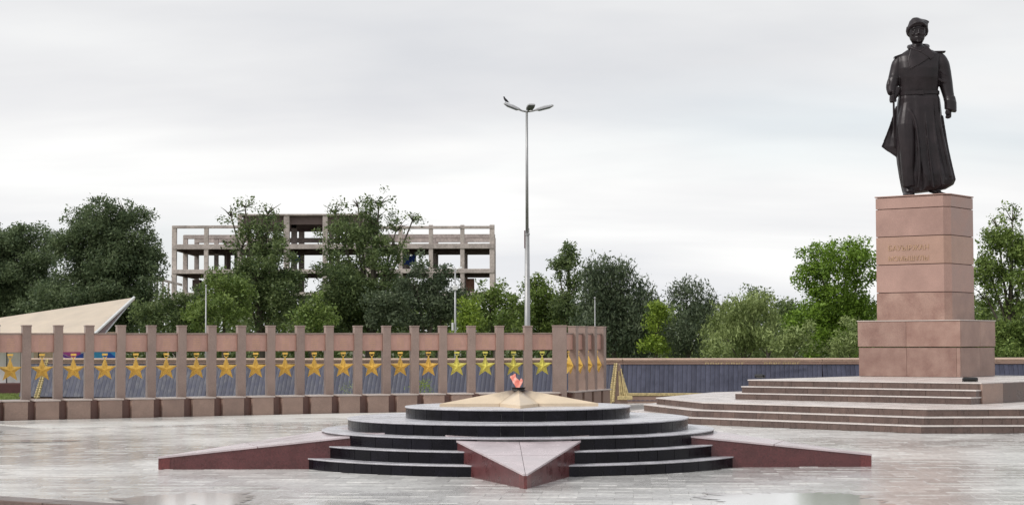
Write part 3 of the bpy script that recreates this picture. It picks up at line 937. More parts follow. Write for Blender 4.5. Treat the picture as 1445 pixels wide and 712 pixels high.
V2 = lambda x, y: Vector((x, y))
lower = [V2(3.15, 40.4), V2(3.85, 37.25), V2(7.5, 33.45), V2(12.0, 33.5), V2(15.4, 36.9), V2(15.6, 41.4), V2(12.4, 45.4), V2(8.6, 47.6), V2(4.85, 44.6)]
H1 = 0.1413
for k in range(3):
    terrace(off(lower, (2 - k) * 0.26), k * H1, (k + 1) * H1, [0, 1, 2, 3, 8])
TH = R(40)
U = V2(math.cos(TH), -math.sin(TH)); Vv = V2(math.sin(TH), math.cos(TH))
F0 = at(1037.5, 562.8, z=3 * H1); F0 = V2(F0.x, F0.y)
F1 = at(1370, 570.2, z=3 * H1); F1 = V2(F1.x, F1.y)
U = (F1 - F0).normalized(); Vv = V2(-U.y, U.x); LW = (F1 - F0).length
H2 = 0.1363
for k in range(3):
    o_ = 0.22 * k
    a = F0 + Vv * o_; b = F1 + Vv * o_
    c = F1 + Vv * 7.6 + U * 0; d = F0 + Vv * 7.6
    poly = [a + U * (0.02 * k), b - U * (0.002 * k), c - U * (0.002 * k), d + U * (0.02 * k)]
    terrace(poly, 3 * H1 + k * H2, 3 * H1 + (k + 1) * H2, [0, 1, 3])
# tall smooth cheek on the right side
zt = 3 * H1 + 3 * H2
ca_ = F1 + Vv * 0.42 + U * 0.004
cang = math.atan2(Vv.y, Vv.x)
for j in range(8):
    p = ca_ + Vv * (j * 0.88)
    MB().cbox(0.001, 0.878, -0.028, 0.012, 3 * H1 + 0.002, zt - 0.026, 0.004).build('cheek_slab', M_step if j % 3 else M_plinth, ss, loc=(p.x, p.y, 0), rot=(0, 0, cang))

# ------------------------------------------------------------------ pedestal
TP = R(37)
PU = Vector((math.cos(TP), -math.sin(TP), 0)); PV = Vector((math.sin(TP), math.cos(TP), 0))
pc = at(1355.5, 532.0, z=zt)                       # front corner of the base
ped = empty('pedestal', (pc.x, pc.y, 0), -TP, 'tall pink granite pedestal with two carved lines of letters', 'pedestal')
# local frame: corner at the origin, x runs along -PU (to the left), so use negative x
LB, WB = 2.48, 1.96


def clad_block(x0, x1, y0, y1, z0, z1, mat, splits_front, splits_side, name='facing_slab', cut=0.0):
    MB().box(x0 + 0.035, x1 - 0.035, y0 + 0.035, y1 - 0.035, z0 - 0.004, z1 + 0.0).build('masonry_core', M_joint, ped)
    g_ = 0.002
    for a, b in zip(splits_front[:-1], splits_front[1:]):
        for yy0, yy1 in ((y0, y0 + 0.04), (y1 - 0.04, y1)):
            MB().cbox(a + g_, b - g_, yy0, yy1, z0 + 0.004, z1 - 0.004, 0.004).build(name, mat, ped)
    for a, b in zip(splits_side[:-1], splits_side[1:]):
        for xx0, xx1 in ((x0, x0 + 0.04), (x1 - 0.04, x1)):
            MB().cbox(xx0, xx1, a + (0.042 if a == y0 else g_), b - (0.042 if b == y1 else g_), z0 + 0.004, z1 - 0.004, 0.004).build(name, mat, ped)


zb = zt
clad_block(-LB, 0, 0, WB, zb + 0.002, 1.495, M_ped2, [-LB, -LB * 0.52, -0.09, 0], [0, 1.1, WB])
clad_block(-LB - 0.015, 0.015, -0.015, WB + 0.015, 1.512, 2.09, M_ped2, [-LB - 0.015, -LB * 0.52, 0.015], [-0.015, 1.1, WB + 0.015])
MB().cbox(-LB - 0.03, 0.03, -0.03, WB + 0.03, 2.092, 2.115, 0.005).build('ledge', M_plcap, ped)
# upper shaft with a cut front corner
LS, WS = 1.79, 1.50
sx1 = -0.335; sx0 = sx1 - LS; sy0 = 0.24; sy1 = sy0 + WS
cc = 0.13


def shaft(x0, x1, y0, y1, z0, z1, mat, name, c=cc, e=0.004):
    pts = [(x0, y0), (x1 - c, y0), (x1, y0 + c), (x1, y1 - c), (x1 - c, y1), (x0 + c * .0, y1)]
    P2 = [V2(*p) for p in pts]
    ins = off(P2, -e)
    m = MB()
    m.loft([[Vector((p.x, p.y, z0)) for p in ins], [Vector((p.x, p.y, z0 + e)) for p in P2], [Vector((p.x, p.y, z1 - e)) for p in P2], [Vector((p.x, p.y, z1)) for p in ins]])
    return m.build(name, mat, ped)


zs = [2.115, 2.755, 3.395, 4.04, 4.68, 4.945]
shaft(sx0 + 0.03, sx1 - 0.03, sy0 + 0.03, sy1 - 0.03, 2.10, 4.94, M_joint, 'masonry_core')
M_ped3 = principled('pedestal granite warm', (0.385, 0.24, 0.185), rough=0.42, var=0.10, scale=1.6, speck=0.14, bump=0.08)
for i in range(5):
    mt = M_ped2 if i == 0 else (M_ped3 if i == 2 else M_ped)
    shaft(sx0, sx1, sy0, sy1, zs[i] + 0.002, zs[i + 1] - 0.014, mt, 'course_block')
PT = 4.975
shaft(sx0 - 0.02, sx1 + 0.02, sy0 - 0.02, sy1 + 0.02, 4.947, PT, M_ped, 'cornice', c=cc + 0.005, e=0.01)


def text_part(body, name, width, cap_h, mat, parent, loc, rot, depth=0.012):
    cu = bpy.data.curves.new(name, 'FONT')
    cu.body = body; cu.size = 1.0; cu.extrude = 0.0; cu.resolution_u = 3
    o = bpy.data.objects.new(name, cu); COL.objects.link(o)
    bpy.context.view_layer.update()
    dg = bpy.context.evaluated_depsgraph_get()
    me = bpy.data.meshes.new_from_object(o.evaluated_get(dg))
    bpy.data.objects.remove(o)
    xs = [v.co.x for v in me.vertices]; ys = [v.co.y for v in me.vertices]
    x0, x1, y0, y1 = min(xs), max(xs), min(ys), max(ys)
    bm = bmesh.new(); bm.from_mesh(me)
    for v in bm.verts:
        v.co = Vector(((v.co.x - x0) / (x1 - x0) * width, 0, v.co.y / 0.73 * cap_h))
    r_ = bmesh.ops.extrude_face_region(bm, geom=bm.faces[:])
    for v in [g2 for g2 in r_['geom'] if isinstance(g2, bmesh.types.BMVert)]:
        v.co.y -= depth
    bmesh.ops.recalc_face_normals(bm, faces=bm.faces[:])
    bm.to_mesh(me); bm.free()
    me.materials.clear(); me.materials.append(mat)
    return link(name, me, parent, loc, rot)


M_letter = principled('carved letters', (0.46, 0.30, 0.19), rough=0.45, var=0.25, scale=20, metal=0.2)
face_w = LS - cc
text_part('БАУЫРЖАН', 'carved_lettering', 0.99, 0.118, M_letter, ped, (sx0 + 0.31, sy0, 3.715), (0, 0, 0))
text_part('МОМЫШҰЛЫ', 'carved_lettering', 0.99, 0.110, M_letter, ped, (sx0 + 0.31, sy0, 3.475), (0, 0, 0))

# ------------------------------------------------------------------ statue (bronze soldier)
S = 0.01674                     # metres per photograph pixel at the statue
st0 = at(1299, 271.5, Y=(pc + PV * 0.95 - PU * 1.15).y); 
ST = Vector((st0.x, st0.y, PT + 0.001))
stat = empty('statue', ST, R(-3), 'dark bronze statue of a standing soldier in a long windblown greatcoat', 'statue')


def q(px, py, y=0.0): return Vector(((px - 1299) * S, y * S, (272 - py) * S))


def ellring(px0, px1, py, ry, cy=0.0, n=72, fold=0.0, k=9, ph=0.0, sq=0.0, seed=0.0, tilt=0.0):
    cx = (px0 + px1) / 2; rx = (px1 - px0) / 2
    out = []
    for i in range(n):
        a = 2 * math.pi * i / n
        ca_, sa_ = math.cos(a), math.sin(a)
        p = 1 - sq
        X = math.copysign(abs(ca_) ** p, ca_); Yv = math.copysign(abs(sa_) ** p, sa_)
        f = 1 + fold * (math.sin(k * a + ph) * 0.6 + math.sin((k * 1.7) * a + ph * 2 + 1) * 0.25 + noise.noise(Vector((ca_ * 2.2 + seed, sa_ * 2.2, py * 0.012))) * 0.9)
        fx = 1 + fold * 0.25 * math.sin(k * a + ph)
        out.append(q(cx + rx * X * fx, py + tilt * X, cy + ry * Yv * f))
    return out


def sm_tube(mb, pts, rad, n=16, sub=4, sq=1.0):
    """smooth tapered limb through the points (photo px, photo py, depth), radii in px"""
    P = []
    Rr = []
    m = len(pts)
    for i in range(m - 1):
        p0 = Vector(pts[max(i - 1, 0)]); p1 = Vector(pts[i]); p2 = Vector(pts[i + 1]); p3 = Vector(pts[min(i + 2, m - 1)])
        for j in range(sub):
            t_ = j / sub
            P.append(0.5 * ((2 * p1) + (p2 - p0) * t_ + (2 * p0 - 5 * p1 + 4 * p2 - p3) * t_ ** 2 + (3 * p1 - p0 - 3 * p2 + p3) * t_ ** 3))
            Rr.append(rad[i] + (rad[i + 1] - rad[i]) * t_)
    P.append(Vector(pts[-1])); Rr.append(rad[-1])
    W = [q(p.x, p.y, p.z) for p in P]
    mb.tube(W, [r_ * S for r_ in Rr], n)


def remesh_obj(mb, name, mat, parent, vox, smooth_it=2):
    me = mesh(name + '_raw', mb.V, mb.F, None)
    bm = bmesh.new(); bm.from_mesh(me); bmesh.ops.recalc_face_normals(bm, faces=bm.faces[:]); bm.to_mesh(me); bm.free()
    o = bpy.data.objects.new('tmp', me); COL.objects.link(o)
    md = o.modifiers.new('r', 'REMESH'); md.mode = 'VOXEL'; md.voxel_size = vox
    if smooth_it:
        ms_ = o.modifiers.new('s', 'SMOOTH'); ms_.iterations = smooth_it; ms_.factor = 0.5
    bpy.context.view_layer.update()
    dg = bpy.context.evaluated_depsgraph_get()
    me2 = bpy.data.meshes.new_from_object(o.evaluated_get(dg))
    bpy.data.objects.remove(o); bpy.data.meshes.remove(me)
    me2.name = name
    me2.materials.clear(); me2.materials.append(mat)
    me2.polygons.foreach_set('use_smooth', [True] * len(me2.polygons))
    return link(name, me2, parent)


B = MB()
# torso and skirt of the greatcoat, front towards the camera (negative depth)
rows = [  # px0, px1, py, ry, cy, fold
    (1289, 1307, 62, 8, 1, 0, 0), (1286, 1311, 66, 10, 1, 0, 0), (1277, 1321, 71, 12, 1, 0.0, -1), (1270, 1328, 76, 14, 0, 0.0, -2), (1269, 1328, 84, 16, -1, 0.01, -1),
    (1269, 1327, 95, 18, -2, 0.02, 0), (1270, 1326, 108, 17.5, -2, 0.03, 0), (1271, 1325, 120, 16.5, -1, 0.03, 0), (1271.5, 1324.5, 127, 15.5, -1, 0.02, 0),
    (1271, 1325, 131, 15.5, -1, 0.03, 0), (1269.5, 1327, 137, 17, -1, 0.06, 0), (1267.5, 1328.5, 150, 18.5, -1, 0.08, 0), (1266, 1330, 168, 20, 0, 0.10, 0),
    (1265.5, 1333, 185, 21, 1, 0.11, 0), (1266, 1337, 205, 22.5, 1, 0.12, 0), (1268, 1341, 225, 24, 2, 0.13, 0), (1271, 1345, 243, 25, 2, 0.14, -2), (1273, 1347, 252, 25, 3, 0.14, -3),
    (1274.5, 1344, 259, 24, 3, 0.14, -3.5), (1276, 1333, 265, 22, 3, 0.12, -3)]
B.loft([ellring(a, b, py, ry, cy, fold=fd * 0.7, k=11, ph=0.7 + py * 0.004, sq=(0.18 if 70 < py < 140 else 0.05), seed=2.0, tilt=tl) for a, b, py, ry, cy, fd, tl in rows])
# folds running down the skirt
for (x0, y0, x1, y1, x2, y2, r_) in ((1322, 134, 1326, 180, 1338, 246, 1.6), (1314, 136, 1317, 190, 1326, 258, 1.7), (1304, 150, 1307, 205, 1313, 262, 1.3),
                                      (1330, 160, 1336, 205, 1344, 250, 1.4)):
    def dep(x, y):
        w_ = np.interp(y, [130, 168, 205, 252, 265], [15.5, 20, 22.5, 24, 22])
        c_ = np.interp(y, [130, 205, 252], [1298, 1301.5, 1310]); h_ = np.interp(y, [130, 205, 252], [27, 35.5, 37])
        u_ = max(-0.98, min(0.98, (x - c_) / h_))
        return -w_ * math.sqrt(1 - u_ * u_) - 0.4
    sm_tube(B, [(x0, y0, dep(x0, y0)), (x1, y1, dep(x1, y1)), (x2, y2, dep(x2, y2))], [r_ * 0.7, r_, r_ * 1.5], 8)
# advancing leg pushing the cloth (viewer's left)
sm_tube(B, [(1283, 142, -6), (1279, 175, -11), (1280, 205, -13), (1281, 235, -12), (1283, 258, -10)], [10, 13, 11.5, 10, 10], 16)
sm_tube(B, [(1271, 146, dep(1271, 146) - 1), (1281, 152, dep(1281, 152) - 3), (1289, 168, -21), (1293, 200, -23), (1294, 235, -24.5), (1292, 262, -23)], [1.0, 1.5, 1.7, 1.8, 1.8, 1.6], 8)
# wind-blown tail of the coat on the left
tail = []
for (xl, xr, py, th_) in ((1266.5, 1276, 146, 2.0), (1262, 1276, 160, 2.4), (1256.5, 1277, 176, 2.8), (1251, 1277, 190, 3.0), (1246.3, 1278, 202, 3.0), (1253, 1278, 207, 3.0), (1261, 1278, 212, 3.0), (1268, 1278, 217, 2.6)):
    ring = []
    for (f, s_) in ((0, 0), (0.12, -1), (0.35, -1), (0.6, -1), (0.85, -1), (1, -1), (1, 1), (0.85, 1), (0.6, 1), (0.35, 1), (0.12, 1)):
        wv = 3.2 * math.sin(f * 9 + py * 0.03)
        ring.append(q(xl + (xr - xl) * f, py, 6 + wv + s_ * th_ * (0.6 if f < 0.2 else 1)))
    tail.append(ring)
B.loft(tail)
# boots
for (x0, x1, yy) in ((1283, 1276.5, -22), (1318, 1321, -14)):
    B.loft([ellring(x0 - 9, x0 + 7, 258, 9, -4, 24), ellring(x0 - 9, x0 + 8, 266, 11, -6, 24), ellring(x1 - 3, x1 + 12, 269, 16, yy * 0.55, 24), ellring(x1 - 4, x1 + 12, 271.8, 17, yy * 0.6, 24)])
# viewer's right arm, hanging, wide sleeve with big turned-back cuff
sm_tube(B, [(1316, 76, 0), (1327, 79, 0), (1331, 88, -1), (1333, 100, 0), (1335.5, 115, 0), (1337.5, 128, -3), (1339.5, 140, -6)], [6.0, 7.6, 9.6, 10.2, 9.6, 8.2, 7.2], 20)
sm_tube(B, [(1339, 136, -6), (1340.5, 144, -7), (1341, 153, -8)], [8.3, 8.2, 7.6], 16)
sm_tube(B, [(1321, 105, -7), (1329, 113, -9), (1341, 115, -7)], [1.3, 1.9, 1.3], 8)     # sleeve fold
sm_tube(B, [(1325, 96, -8), (1333, 104, -9), (1341, 106, -6)], [1.0, 1.5, 1.0], 8)
# viewer's left arm, bent a little forward, hand closed on the scabbard
sm_tube(B, [(1276, 80, 0), (1270, 88, -1), (1267, 100, -1), (1263.5, 112, -3), (1260, 121, -6), (1260, 130, -10)], [7, 8.6, 8.8, 8.4, 7.6, 5.6], 20)
sm_tube(B, [(1268, 122, -5), (1265, 130, -8), (1262, 136, -10)], [6.5, 5.0, 4.0], 12)
sm_tube(B, [(1257.5, 109, -6), (1256.5, 118, -8), (1257, 127, -9)], [2.2, 4.2, 3.2], 12)
sm_tube(B, [(1260, 104, -8), (1266, 108, -10), (1272, 107, -8)], [1.0, 1.5, 1.0], 8)
# hands: palm, four fingers of different lengths and a thumb each
def hand(cx, cy, cd, s_, grip):
    sm_tube(B, [(cx, cy - 6, cd), (cx, cy, cd - 0.5), (cx - s_ * 0.3, cy + 3.5, cd - 1)], [3.6, 4.3, 3.7], 12)
    for i, ln in enumerate((4.6, 5.4, 5.1, 4.0)):
        off_ = (i - 1.5) * 1.95
        if grip:      # fingers wrap round a vertical rod in front
            b0 = (cx - 2.6 * s_, cy - 3 + off_ * 1.1 + 2, cd - 3)
            sm_tube(B, [b0, (cx - 1.0 * s_, b0[1] + .2, cd - 6), (cx + 2.2 * s_, b0[1] + .5, cd - 6.4), (cx + 3.3 * s_, b0[1] + .8, cd - 3.6)], [1.15, 1.15, 1.05, 0.9], 8, 3)
        else:         # half-closed, hanging
            b0 = (cx + off_ * 0.95, cy + 3, cd - 1.5)
            sm_tube(B, [b0, (b0[0] - 0.3 * s_, cy + 3 + ln * 0.75, cd - 2.8), (b0[0] - 1.4 * s_, cy + 3.6 + ln * 0.95, cd - 5.2), (b0[0] - 2.0 * s_, cy + 2.6 + ln * 0.7, cd - 6.8)], [1.3, 1.25, 1.1, 0.95], 8, 3)
    sm_tube(B, [(cx - 2.6 * s_, cy - 2, cd - 2), (cx - 4.2 * s_, cy + 0.8, cd - 4), (cx - 3.6 * s_, cy + 3.6, cd - 5.4)], [1.6, 1.45, 1.05], 8, 3)
hand(1337.0, 156.5, -9, 1, False)
hand(1260.5, 138.5, -9, -1, True)
# neck and head
sm_tube(B, [(1298, 72, 1), (1297.5, 62, 0.5), (1297, 52, 0)], [9.5, 7.2, 7.2], 20)
hd = []
for (px0, px1, py, yf, yb) in ((1292.5, 1301.5, 59.2, 9.5, 1), (1289.2, 1304.8, 57.0, 12.2, 4), (1287.4, 1306.6, 53.8, 12.8, 8), (1286.3, 1307.8, 49.5, 12.4, 11), (1285.6, 1308.6, 45, 12.2, 13), (1285.4, 1308.8, 40.5, 12.0, 14), (1285.6, 1308.4, 36, 12.6, 14), (1287, 1307, 31, 11.5, 13), (1291, 1303, 27.5, 7, 9)):
    cxx = (px0 + px1) / 2; rx_ = (px1 - px0) / 2; ring = []
    for i in range(32):
        a = 2 * math.pi * i / 32; X = math.cos(a); Yv = math.sin(a)
        yy = -yf * abs(Yv) ** 0.85 if Yv < 0 else yb * Yv
        ring.append(q(cxx + rx_ * math.copysign(abs(X) ** 0.9, X), py, yy))
    hd.append(ring)
B.loft(hd)
# face: brow, nose, cheekbones, lips, chin, ears
sm_tube(B, [(1288.4, 40.4, -9.8), (1291.8, 38.9, -12.0), (1295.4, 40, -12.6)], [1.0, 1.25, 0.9], 8, 3)
sm_tube(B, [(1298.8, 40, -12.6), (1302.4, 38.9, -12.0), (1305.8, 40.4, -9.8)], [0.9, 1.25, 1.0], 8, 3)
sm_tube(B, [(1297.1, 39.8, -12.2), (1297.1, 44.5, -13.6), (1297.1, 48, -15.2)], [1.15, 1.4, 1.9], 8, 3)
B.ball(q(1294.9, 48.5, -13), (1.35 * S, 1.3 * S, 1.1 * S), 5); B.ball(q(1299.3, 48.5, -13), (1.35 * S, 1.3 * S, 1.1 * S), 5)
B.ball(q(1290.2, 47.4, -10.3), (2.6 * S, 2.2 * S, 2.3 * S), 6); B.ball(q(1304.2, 47.4, -10.3), (2.6 * S, 2.2 * S, 2.3 * S), 6)
sm_tube(B, [(1293.4, 52.6, -12.2), (1297.1, 51.9, -13.4), (1300.8, 52.6, -12.2)], [0.55, 0.8, 0.55], 8, 3)
sm_tube(B, [(1293.8, 54.1, -12.0), (1297.1, 54.5, -13.0), (1300.4, 54.1, -12.0)], [0.55, 0.85, 0.55], 8, 3)
B.ball(q(1297.1, 57.6, -11.6), (3.2 * S, 2.0 * S, 2.0 * S), 6)
for s_ in (-1, 1):
    B.ball(q(1297.1 + s_ * 4.6, 42.7, -11.3), (1.5 * S, 1.0 * S, 0.85 * S), 5)          # eyeballs under the brow
    B.ball(q(1297.1 + s_ * 11.9, 46.5, 0), (1.2 * S, 2.0 * S, 3.4 * S), 6)
fig = remesh_obj(B, 'figure', M_bronze, stat, 0.0135, 1)
# soft cap: rolled rim and a folded crown with its corner drawn out to the right
C_ = MB()
C_.loft([[q(1297 + 13.4 * math.cos(a) + 0.3, 38.5 - 3.0 * math.cos(a) * 0.35 - 4.0 * math.sin(-a) * 0.75 + 3.2 * abs(math.cos(a)) ** 3, 14.8 * math.sin(a) + 0.5) for a in [2 * math.pi * i / 40 for i in range(40)]],
         [q(1297.5 + 14.6 * math.cos(a), 34.6 - 3.0 * math.cos(a) * 0.5 - 3.0 * math.sin(-a) + 4.0 * abs(math.cos(a)) ** 3, 16.0 * math.sin(a) + 0.5) for a in [2 * math.pi * i / 40 for i in range(40)]],
         [q(1298 + 13.6 * math.cos(a) + 1.0 * max(0, math.cos(a)), 30.6 - 2.0 * math.cos(a) + 2.0 * abs(math.cos(a)) ** 3, 14.0 * math.sin(a) + 0.5) for a in [2 * math.pi * i / 40 for i in range(40)]],
         [q(1297 + 10 * math.cos(a) + 3.0 * max(0, math.cos(a)), 26.8 - 1.0 * math.cos(a) + 2.6 * max(0, math.cos(a)), 10.5 * math.sin(a) + 0.5) for a in [2 * math.pi * i / 40 for i in range(40)]],
         [q(1295.5 + 4.5 * math.cos(a), 23.4, 6 * math.sin(a) + 0.5) for a in [2 * math.pi * i / 40 for i in range(40)]]])
sm_tube(C_, [(1303, 30, -2), (1309, 29.8, -3), (1313.5, 29.4, -3)], [5.5, 3.6, 0.9], 10)
for s_ in (-1, 1):
    sm_tube(C_, [(1297.3 + s_ * 12.6, 36, -1), (1297.3 + s_ * 13.2, 42, 0), (1297.3 + s_ * 12.4, 48, 1)], [2.2, 2.5, 1.4], 10)
sm_tube(C_, [(1285.5, 37.5, -9), (1291, 33.2, -14), (1297, 31.8, -15.6), (1303, 33, -14), (1309, 37, -9)], [1.3, 1.6, 1.6, 1.6, 1.3], 10)
remesh_obj(C_, 'cap', M_bronze, stat, 0.0145, 1)
# collar, lapels, belt, shoulder boards, cuffs, scabbard
cl_ = MB()
def plate(mb, pts, th, nrm=(0, -1, 0)):
    P = [q(*p) for p in pts]; nn = Vector(nrm) * th * S
    n_ = len(P)
    mb.add([p - nn * 0.5 for p in P] + [p + nn for p in P], [tuple(range(n_)), tuple(range(n_, 2 * n_))[::-1]] + [(i, n_ + i, n_ + (i + 1) % n_, (i + 1) % n_) for i in range(n_)])
def drape(pts, th=1.6, sub=5):
    """cloth panel lying on the chest: a polygon fan following the chest's curve"""
    mb = MB(); n_ = len(pts)
    cx_ = sum(p[0] for p in pts) / n_; cy_ = sum(p[1] for p in pts) / n_
    def dz(x, y):
        w_ = np.interp(y, [58, 66, 72, 84, 95, 120], [9.5, 11, 13.5, 17.6, 20.3, 18.5]); u_ = max(-0.97, min(0.97, (x - 1298.5) / 29.5))
        return -w_ * (1 - abs(u_) ** 2.6) ** 0.5
    outer = []
    for i in range(n_):
        a = pts[i]; b = pts[(i + 1) % n_]
        for j in range(sub): outer.append((a[0] + (b[0] - a[0]) * j / sub, a[1] + (b[1] - a[1]) * j / sub))
    rings_ = []
    for f in (1.0, 0.66, 0.33, 0.02):
        rings_.append([(cx_ + (x - cx_) * f, cy_ + (y - cy_) * f) for x, y in outer])
    fr = [[q(x, y, dz(x, y) - th) for x, y in r_] for r_ in rings_]
    bk = [[q(x, y, dz(x, y) + 1.5) for x, y in r_] for r_ in rings_]
    mb.loft(list(reversed(bk)) + fr)
    return mb
lap = drape([(1286, 68), (1294, 71), (1313, 79), (1309, 83), (1297, 91), (1283, 98), (1281, 84)], 0.9)
lap.V += []; 
o_l = remesh_obj(lap, 'lapel', M_bronze, stat, 0.012, 1)
lap2 = drape([(1297, 72), (1308, 63), (1315, 71), (1318, 80), (1313, 84), (1304, 77)], 1.5)
remesh_obj(lap2, 'lapel', M_bronze, stat, 0.012, 1)
co_ = MB()
sm_tube(co_, [(1297, 72, -13), (1289, 67.5, -10), (1286, 64.5, -2), (1288, 62.5, 6), (1298, 61, 9), (1308, 61.5, 6), (1311, 63.5, -2), (1307, 67, -10), (1298, 73, -14)], [1.8, 2.8, 3.1, 3.2, 3.2, 3.2, 3.1, 2.8, 1.8], 10)
remesh_obj(co_, 'collar', M_bronze, stat, 0.0135, 1)
bt = MB(); n_ = 72
def bring(py, e): return ellring(1270.6 - e, 1325.4 + e, py, 16.2 + e, -1, n_, fold=0.02, k=11, ph=1.2, sq=0.16, tilt=-0.9)
bt.loft([bring(126.6, 0.2), bring(127, 1.0), bring(131.6, 1.0), bring(132.0, 0.2)])
bt.cbox(-3.2 * S, 3.2 * S, -18.8 * S, -16.5 * S, (272 - 132.6) * S, (272 - 126.2) * S, 0.006)
bt.build('belt', M_bronze, stat, smooth=False)
for pts, rt in ((((1265, 78), (1284, 71)), -1), (((1312, 71.0), (1335, 70.6)), 1)):
    (xa, ya), (xb, yb) = pts
    m = MB(); w_ = 5.5
    m.loft([[q(xa, ya - 0.6, -w_), q(xa, ya - 0.6, w_), q(xa, ya + 1.4, w_), q(xa, ya + 1.4, -w_)], [q(xb, yb - 0.3, -w_), q(xb, yb - 0.3, w_), q(xb, yb + 1.6, w_), q(xb, yb + 1.6, -w_)]])
    m.build('shoulder_board', M_bronze, stat)
cu_ = MB(); cu_.loft([ellring(1332.2, 1348.0, 137.5, 8.5, -6, 24, tilt=2), ellring(1331.8, 1348.6, 141, 9.2, -7, 24, tilt=2), ellring(1332, 1348.4, 153, 9.0, -8, 24, tilt=2), ellring(1334, 1347, 154.5, 7.6, -8, 24, tilt=2)])
cu_.build('cuff', M_bronze, stat, smooth=False)
sc_ = MB(); sm_tube(sc_, [(1261.3, 130, -15), (1261.6, 145, -14), (1262.2, 170, -10), (1264, 205, -4)], [1.5, 1.45, 1.4, 1.1], 10)
sm_tube(sc_, [(1260.9, 126, -15.4), (1261.3, 131, -15)], [1.7, 1.9], 10)
sc_.build('scabbard', M_bronze, stat, smooth=True)

# ------------------------------------------------------------------ floodlights on the terrace
def floodlight(px, py, label, rz, wide):
    p = at(px, py, z=zt)
    e = empty('floodlight', (p.x, p.y, zt), rz, label, 'floodlight', 'floodlights at the edge of the statue terrace')
    MB().cbox(-wide / 2, wide / 2, -0.07, 0.07, 0.022, 0.078, 0.01).build('housing', M_dark, e, rot=(R(-12), 0, 0))
    MB().cbox(-wide / 2 + 0.015, wide / 2 - 0.015, -0.055, 0.055, 0.077, 0.080, 0.002).build('glass', M_dark, e, rot=(R(-12), 0, 0))
    b_ = MB().box(-wide / 2 - 0.012, -wide / 2 - 0.002, -0.02, 0.02, 0.0, 0.075).box(wide / 2 + 0.002, wide / 2 + 0.012, -0.02, 0.02, 0.0, 0.075)
    b_.cbox(-wide / 2 - 0.012, wide / 2 + 0.012, -0.03, 0.03, 0.0, 0.008, 0.002).build('bracket', M_dark, e)
floodlight(1072, 533.0, 'small black floodlight at the left end of the statue terrace', R(-30), 0.20)
floodlight(1369, 538.2, 'black floodlight at the front corner of the statue terrace beside the pedestal', R(-10), 0.28)

# ------------------------------------------------------------------ lamp posts
LY = 60.0
lb = at(744.5, 560, Y=LY)
lamp = empty('street_lamp', (lb.x, LY, 0), 0, 'tall grey lamp post with three lamp heads rising behind the colonnade', 'lamp post')
def zat(py, Y=LY, px=744): return at(px, py, Y=Y).z
ztop = zat(157); zmid = zat(330)
m = MB(); m.tube([(0, 0, -0.2), (0, 0, 1.0), (0, 0, zmid), ], [0.105, 0.10, 0.075], 14); m.build('lower_pole', M_steel, lamp, smooth=True)
m = MB(); m.tube([(0, 0, zmid), (0, 0, ztop)], [0.052, 0.038], 12); m.build('upper_pole', M_steel, lamp, smooth=True)
m = MB(); m.tube([(0, 0, zmid - 0.04), (0, 0, zmid + 0.02)], [0.088, 0.088], 14); m.build('collar', M_steel, lamp)
m = MB(); m.cbox(-0.095, -0.058, -0.05, 0.05, zat(350), zat(325), 0.004)
m.build('sign_box', M_stage, lamp)
m = MB(); m.cbox(0.055, 0.075, -0.05, 0.05, zat(347), zat(322), 0.004); m.build('cable_box', M_lampg, lamp)


def lamp_head(parent, p0, p1, w, th):
    """a head from p0 (arm end) to p1 (tip)"""
    p0, p1 = Vector(p0), Vector(p1)
    m_ = MB(); m_.tube([Vector((0, 0, p0.z - 0.03)), p0, p0.lerp(p1, 0.15)], [0.03, 0.028, 0.028], 8)
    m_.build('arm', M_steel, parent, smooth=True)
    d_ = (p1 - p0).normalized(); s_ = d_.cross(Vector((0, 0, 1))).normalized(); u_ = s_.cross(d_)
    def ring(f, ws, up, dn): 
        c_ = p0.lerp(p1, f)
        return [c_ + s_ * (w * ws * a) + u_ * b for a, b in ((-1, -dn), (1, -dn), (1, up * .5), (0.6, up), (-0.6, up), (-1, up * .5))]
    h = MB(); h.loft([ring(0.08, 0.5, th * .4, th * .2), ring(0.2, 0.85, th * .7, th * .3), ring(0.55, 1, th, th * .3), ring(0.95, 0.9, th * .6, th * .3), ring(1.0, 0.7, th * .3, th * .2)])
    hh = h.build('lamp_head', M_lampg, parent)
    g_ = MB(); 
    g_.loft([[c_ for c_ in (p0.lerp(p1, f) + s_ * w * 0.75 - u_ * (th * .3 + o_), p0.lerp(p1, f) - s_ * w * 0.75 - u_ * (th * .3 + o_), p0.lerp(p1, f) - s_ * w * 0.75 - u_ * (th * .3 - 0.005), p0.lerp(p1, f) + s_ * w * 0.75 - u_ * (th * .3 - 0.005))] for f, o_ in ((0.22, 0.01), (0.3, 0.035), (0.8, 0.035), (0.92, 0.01))])
    g_.build('lens', M_glass, hh)


def lw_(px, py, dy=0.0): 
    p = at(px, py, Y=LY + dy); return Vector((p.x - lb.x, dy, p.z))
lamp_head(lamp, lw_(737, 156.5), lw_(711, 146.0), 0.12, 0.07)
lamp_head(lamp, lw_(752, 156.5), lw_(781, 149.0), 0.12, 0.07)
lamp_head(lamp, lw_(746, 156, -0.15), lw_(750.5, 147.5, -0.75), 0.13, 0.07)
